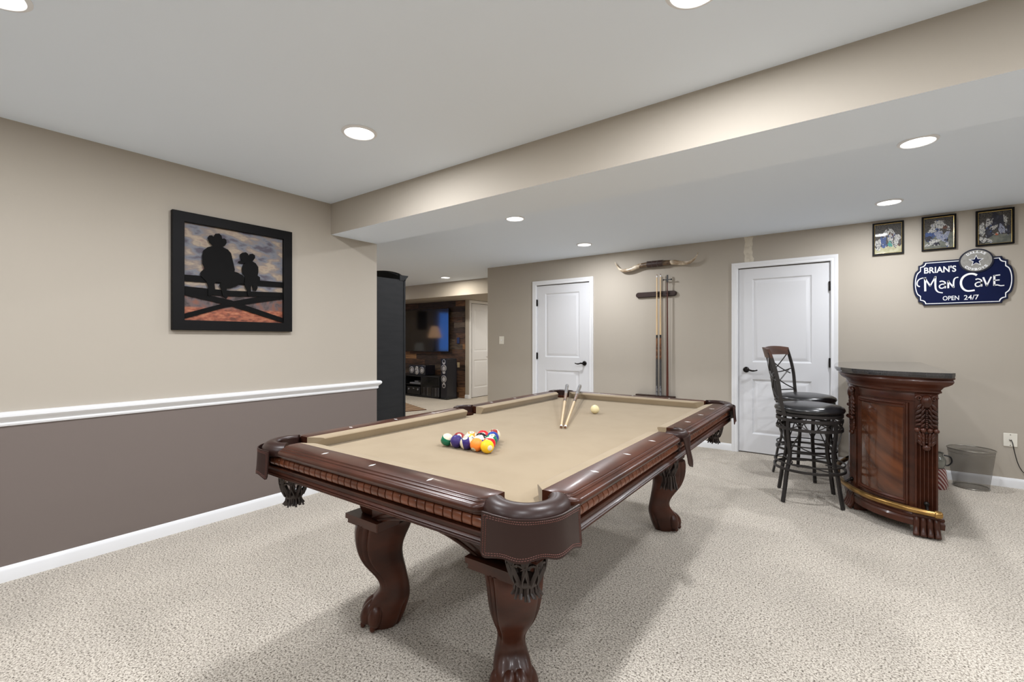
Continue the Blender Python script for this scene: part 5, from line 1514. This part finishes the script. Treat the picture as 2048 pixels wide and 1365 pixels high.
MB().box(-0.19, 0.17, 0.0, 0.25, 0.0, 0.035).build('case', M['silverbox'], pl, bevel=0.003)
pb = thing('cable_box', 'small black box stacked on the silver disc player', 'cable box', (-7.80, 7.02, 0.314))
MB().box(-0.12, 0.12, 0.0, 0.2, 0.0, 0.045).build('case', M['black'], pb, bevel=0.003)
MB().box(-0.10, 0.02, -0.002, 0, 0.012, 0.032).build('display', M['silverbox'], pb, smooth=0)
def driver(root, x, y, z, r, nm='woofer'):
    d = MB(); d.lathe([(r, 0.0), (r, -0.008), (r * 0.86, -0.010), (r * 0.80, -0.002), (r * 0.35, 0.012), (r * 0.3, 0.006), (r * 0.12, -0.004), (0.001, -0.006)], (x, y, z), axis='y', n=24)
    o_ = d.build(nm, M['cone'], root, smooth=50)
    MB().tube([(x + r * 0.78 * math.cos(2 * PI * k / 24), y - 0.007, z + r * 0.78 * math.sin(2 * PI * k / 24)) for k in range(24)], r * 0.09, 6, closed=True).build('surround', M['black'], o_, smooth=50)
    return o_
ce = thing('center_speaker', 'black horizontal speaker with silver drivers on top of the media console', 'speaker', (-7.80, 6.99, 0.4805))
MB().box(-0.265, 0.27, 0.0, 0.30, 0.006, 0.222).build('cabinet', M['speaker'], ce, bevel=0.006)
driver(ce, -0.165, -0.001, 0.115, 0.072); driver(ce, 0.165, -0.001, 0.115, 0.072)
sp_ = MB(); sp_.prism([(0.047 * math.cos(R(a)), 0.155 + 0.047 * math.sin(R(a))) for a in range(0, 181, 20)] + [(0.060 * math.cos(R(a)), 0.075 + 0.060 * math.sin(R(a))) for a in range(180, 361, 20)], lambda u, v, h: (u, -h, v), 0.0, 0.006)
sp_.build('driver_plate', M['cone'], ce, smooth=0)
driver(ce, 0, -0.007, 0.078, 0.050, 'midrange'); driver(ce, 0, -0.007, 0.165, 0.030, 'tweeter')
MB().box(-0.25, 0.25, 0.02, 0.28, 0, 0.007).build('foot', M['black'], ce, smooth=0)
tw = thing('tower_speaker', 'tall black floor standing speaker with two silver cones beside the console', 'speaker', (-6.938, 6.97, 0))
MB().box(-0.093, 0.093, 0.0, 0.30, 0.03, 0.870).build('cabinet', M['speaker'], tw, bevel=0.006)
MB().box(-0.105, 0.105, -0.01, 0.32, 0.0, 0.031).build('base', M['black'], tw, bevel=0.004)
driver(tw, 0.005, -0.001, 0.665, 0.075); driver(tw, 0.005, -0.001, 0.438, 0.075)
tp_ = MB(); tp_.prism(ell(0.005, 0.80, 0.045, 0.055, 24), lambda u, v, h: (u, -h, v), 0.0, 0.005); tp_.prism(ell(0.005, 0.575, 0.04, 0.03, 20), lambda u, v, h: (u, -h, v), 0.0, 0.003); tp_.prism(ell(0.005, 0.30, 0.045, 0.055, 24), lambda u, v, h: (u, -h, v), 0.0, 0.005)
tp_.build('driver_plate', M['cone'], tw, smooth=0)
MB().lathe([(0.030, -0.005), (0.030, -0.007), (0.002, -0.008)], (0.005, 0, 0.815), axis='y', n=20).build('tweeter', M['black'], tw)
MB().lathe([(0.032, -0.005), (0.030, -0.007), (0.002, -0.0065)], (0.005, 0, 0.290), axis='y', n=20).build('port', M['black'], tw)
bw_ = thing('wall_remote', 'small dark blue box mounted on the plank wall right of the television', 'wall device', (-6.895, YF - 0.0175, 1.254))
MB().box(-0.038, 0.038, -0.02, 0.0, -0.068, 0.068).build('case', M['bluewall'], bw_, bevel=0.006)
ow = thing('wall_outlet', 'light outlet plate on the plank wall behind the tower speaker', 'wall outlet', (-6.90, YF - 0.0175, 0.72))
MB().box(-0.036, 0.036, -0.006, 0, -0.056, 0.056).build('plate', mat('almond_plate', srgb(196, 176, 140), 0.4), ow, bevel=0.002)
# rug
rgm = bpy.data.materials.new('banded_rug'); rgm.use_nodes = True; _nt = rgm.node_tree; _b = _nt.nodes['Principled BSDF']; _b.inputs['Roughness'].default_value = 0.95
_t = _nt.nodes.new('ShaderNodeTexCoord'); _w = _nt.nodes.new('ShaderNodeTexWave'); _w.inputs['Scale'].default_value = 2.2; _w.inputs['Distortion'].default_value = 0.6; _w.bands_direction = 'X'
_r = _nt.nodes.new('ShaderNodeValToRGB'); _e = _r.color_ramp.elements; _e[0].position = 0.3; _e[0].color = srgb(92, 62, 48); _e[1].position = 0.75; _e[1].color = srgb(196, 170, 134); _r.color_ramp.interpolation = 'CONSTANT'
_nt.links.new(_t.outputs['Object'], _w.inputs[0]); _nt.links.new(_w.outputs[1], _r.inputs[0]); _nt.links.new(_r.outputs[0], _b.inputs['Base Color'])
rug = MB(); rug.box(-2.6, 0, -1.7, 0, 0.0, 0.012)
tag(rug.build('area_rug', rgm, None, (-6.15, 5.74, 0.0), (0, 0, R(-20)), smooth=0), 'brown and tan banded area rug in the far room beyond the pool table', 'rug')
# things the screen reflects: a lit table lamp, a white armchair
lt_ = thing('table_lamp', 'table lamp with a warm glowing pleated shade seen mirrored in the television', 'lamp', (-10.29, 4.66, 0.60))
lp = MB(); rings = []
for r, z in ((0.20, 0.74), (0.18, 0.84), (0.13, 1.00), (0.09, 1.09)):
    rings.append([(r * (1 + 0.03 * math.cos(k * PI / 2 * 2)) * math.cos(2 * PI * k / 48), r * (1 + 0.03 * math.cos(k * PI)) * math.sin(2 * PI * k / 48), z) for k in range(48)])
lp.loft(rings, True, False); lp.build('lamp_shade', M['shade'], lt_, smooth=0, recalc=False)
MB().lathe([(0.08, 0), (0.08, 0.02), (0.03, 0.05), (0.06, 0.25), (0.02, 0.45), (0.01, 0.80)], n=20).build('lamp_base', M['bronze'], lt_)
et = thing('end_table', 'small dark side table under the lamp in the far room', 'side table', (-10.29, 4.66, 0))
MB().box(-0.25, 0.25, -0.25, 0.25, 0.57, 0.60).build('table_top', M['satin_black'], et)
for sx in (-1, 1):
    for sy in (-1, 1): MB().box(sx * 0.22 - 0.02, sx * 0.22 + 0.02, sy * 0.22 - 0.02, sy * 0.22 + 0.02, 0, 0.57).build('leg', M['satin_black'], et)

ac = thing('armchair', 'white armchair near the lamp, seen mirrored in the television', 'armchair', (-9.75, 5.33, 0), R(50))
MB().box(-0.35, 0.35, -0.35, 0.35, 0.10, 0.44).build('seat', M['whitefabric'], ac, bevel=0.04)
bk = MB(); bk.prism([(-0.36, 0.3), (0.36, 0.3), (0.36, 0.95)] + [(0.36 * math.cos(R(a)), 0.95 + 0.24 * math.sin(R(a))) for a in range(10, 180, 10)] + [(-0.36, 0.95)], lambda u, v, h: (u, h, v), 0.25, 0.42)
bk.build('backrest', M['whitefabric'], ac, bevel=0.03)
for sx in (-1, 1): MB().box(sx * 0.37 - 0.07, sx * 0.37 + 0.07, -0.36, 0.38, 0.08, 0.62).build('armrest', M['whitefabric'], ac, bevel=0.04)
wp = thing('dark_wall_picture', 'dark framed picture on the far room wall, mirrored in the television', 'picture', (-11.098, 4.44, 1.9))
MB().box(0, 0.02, -0.2, 0.2, -0.3, 0.3).build('frame', M['frame_black'], wp)
MB().box(0.02, 0.022, -0.17, 0.17, -0.27, 0.27).build('print', M['black'], wp, smooth=0)
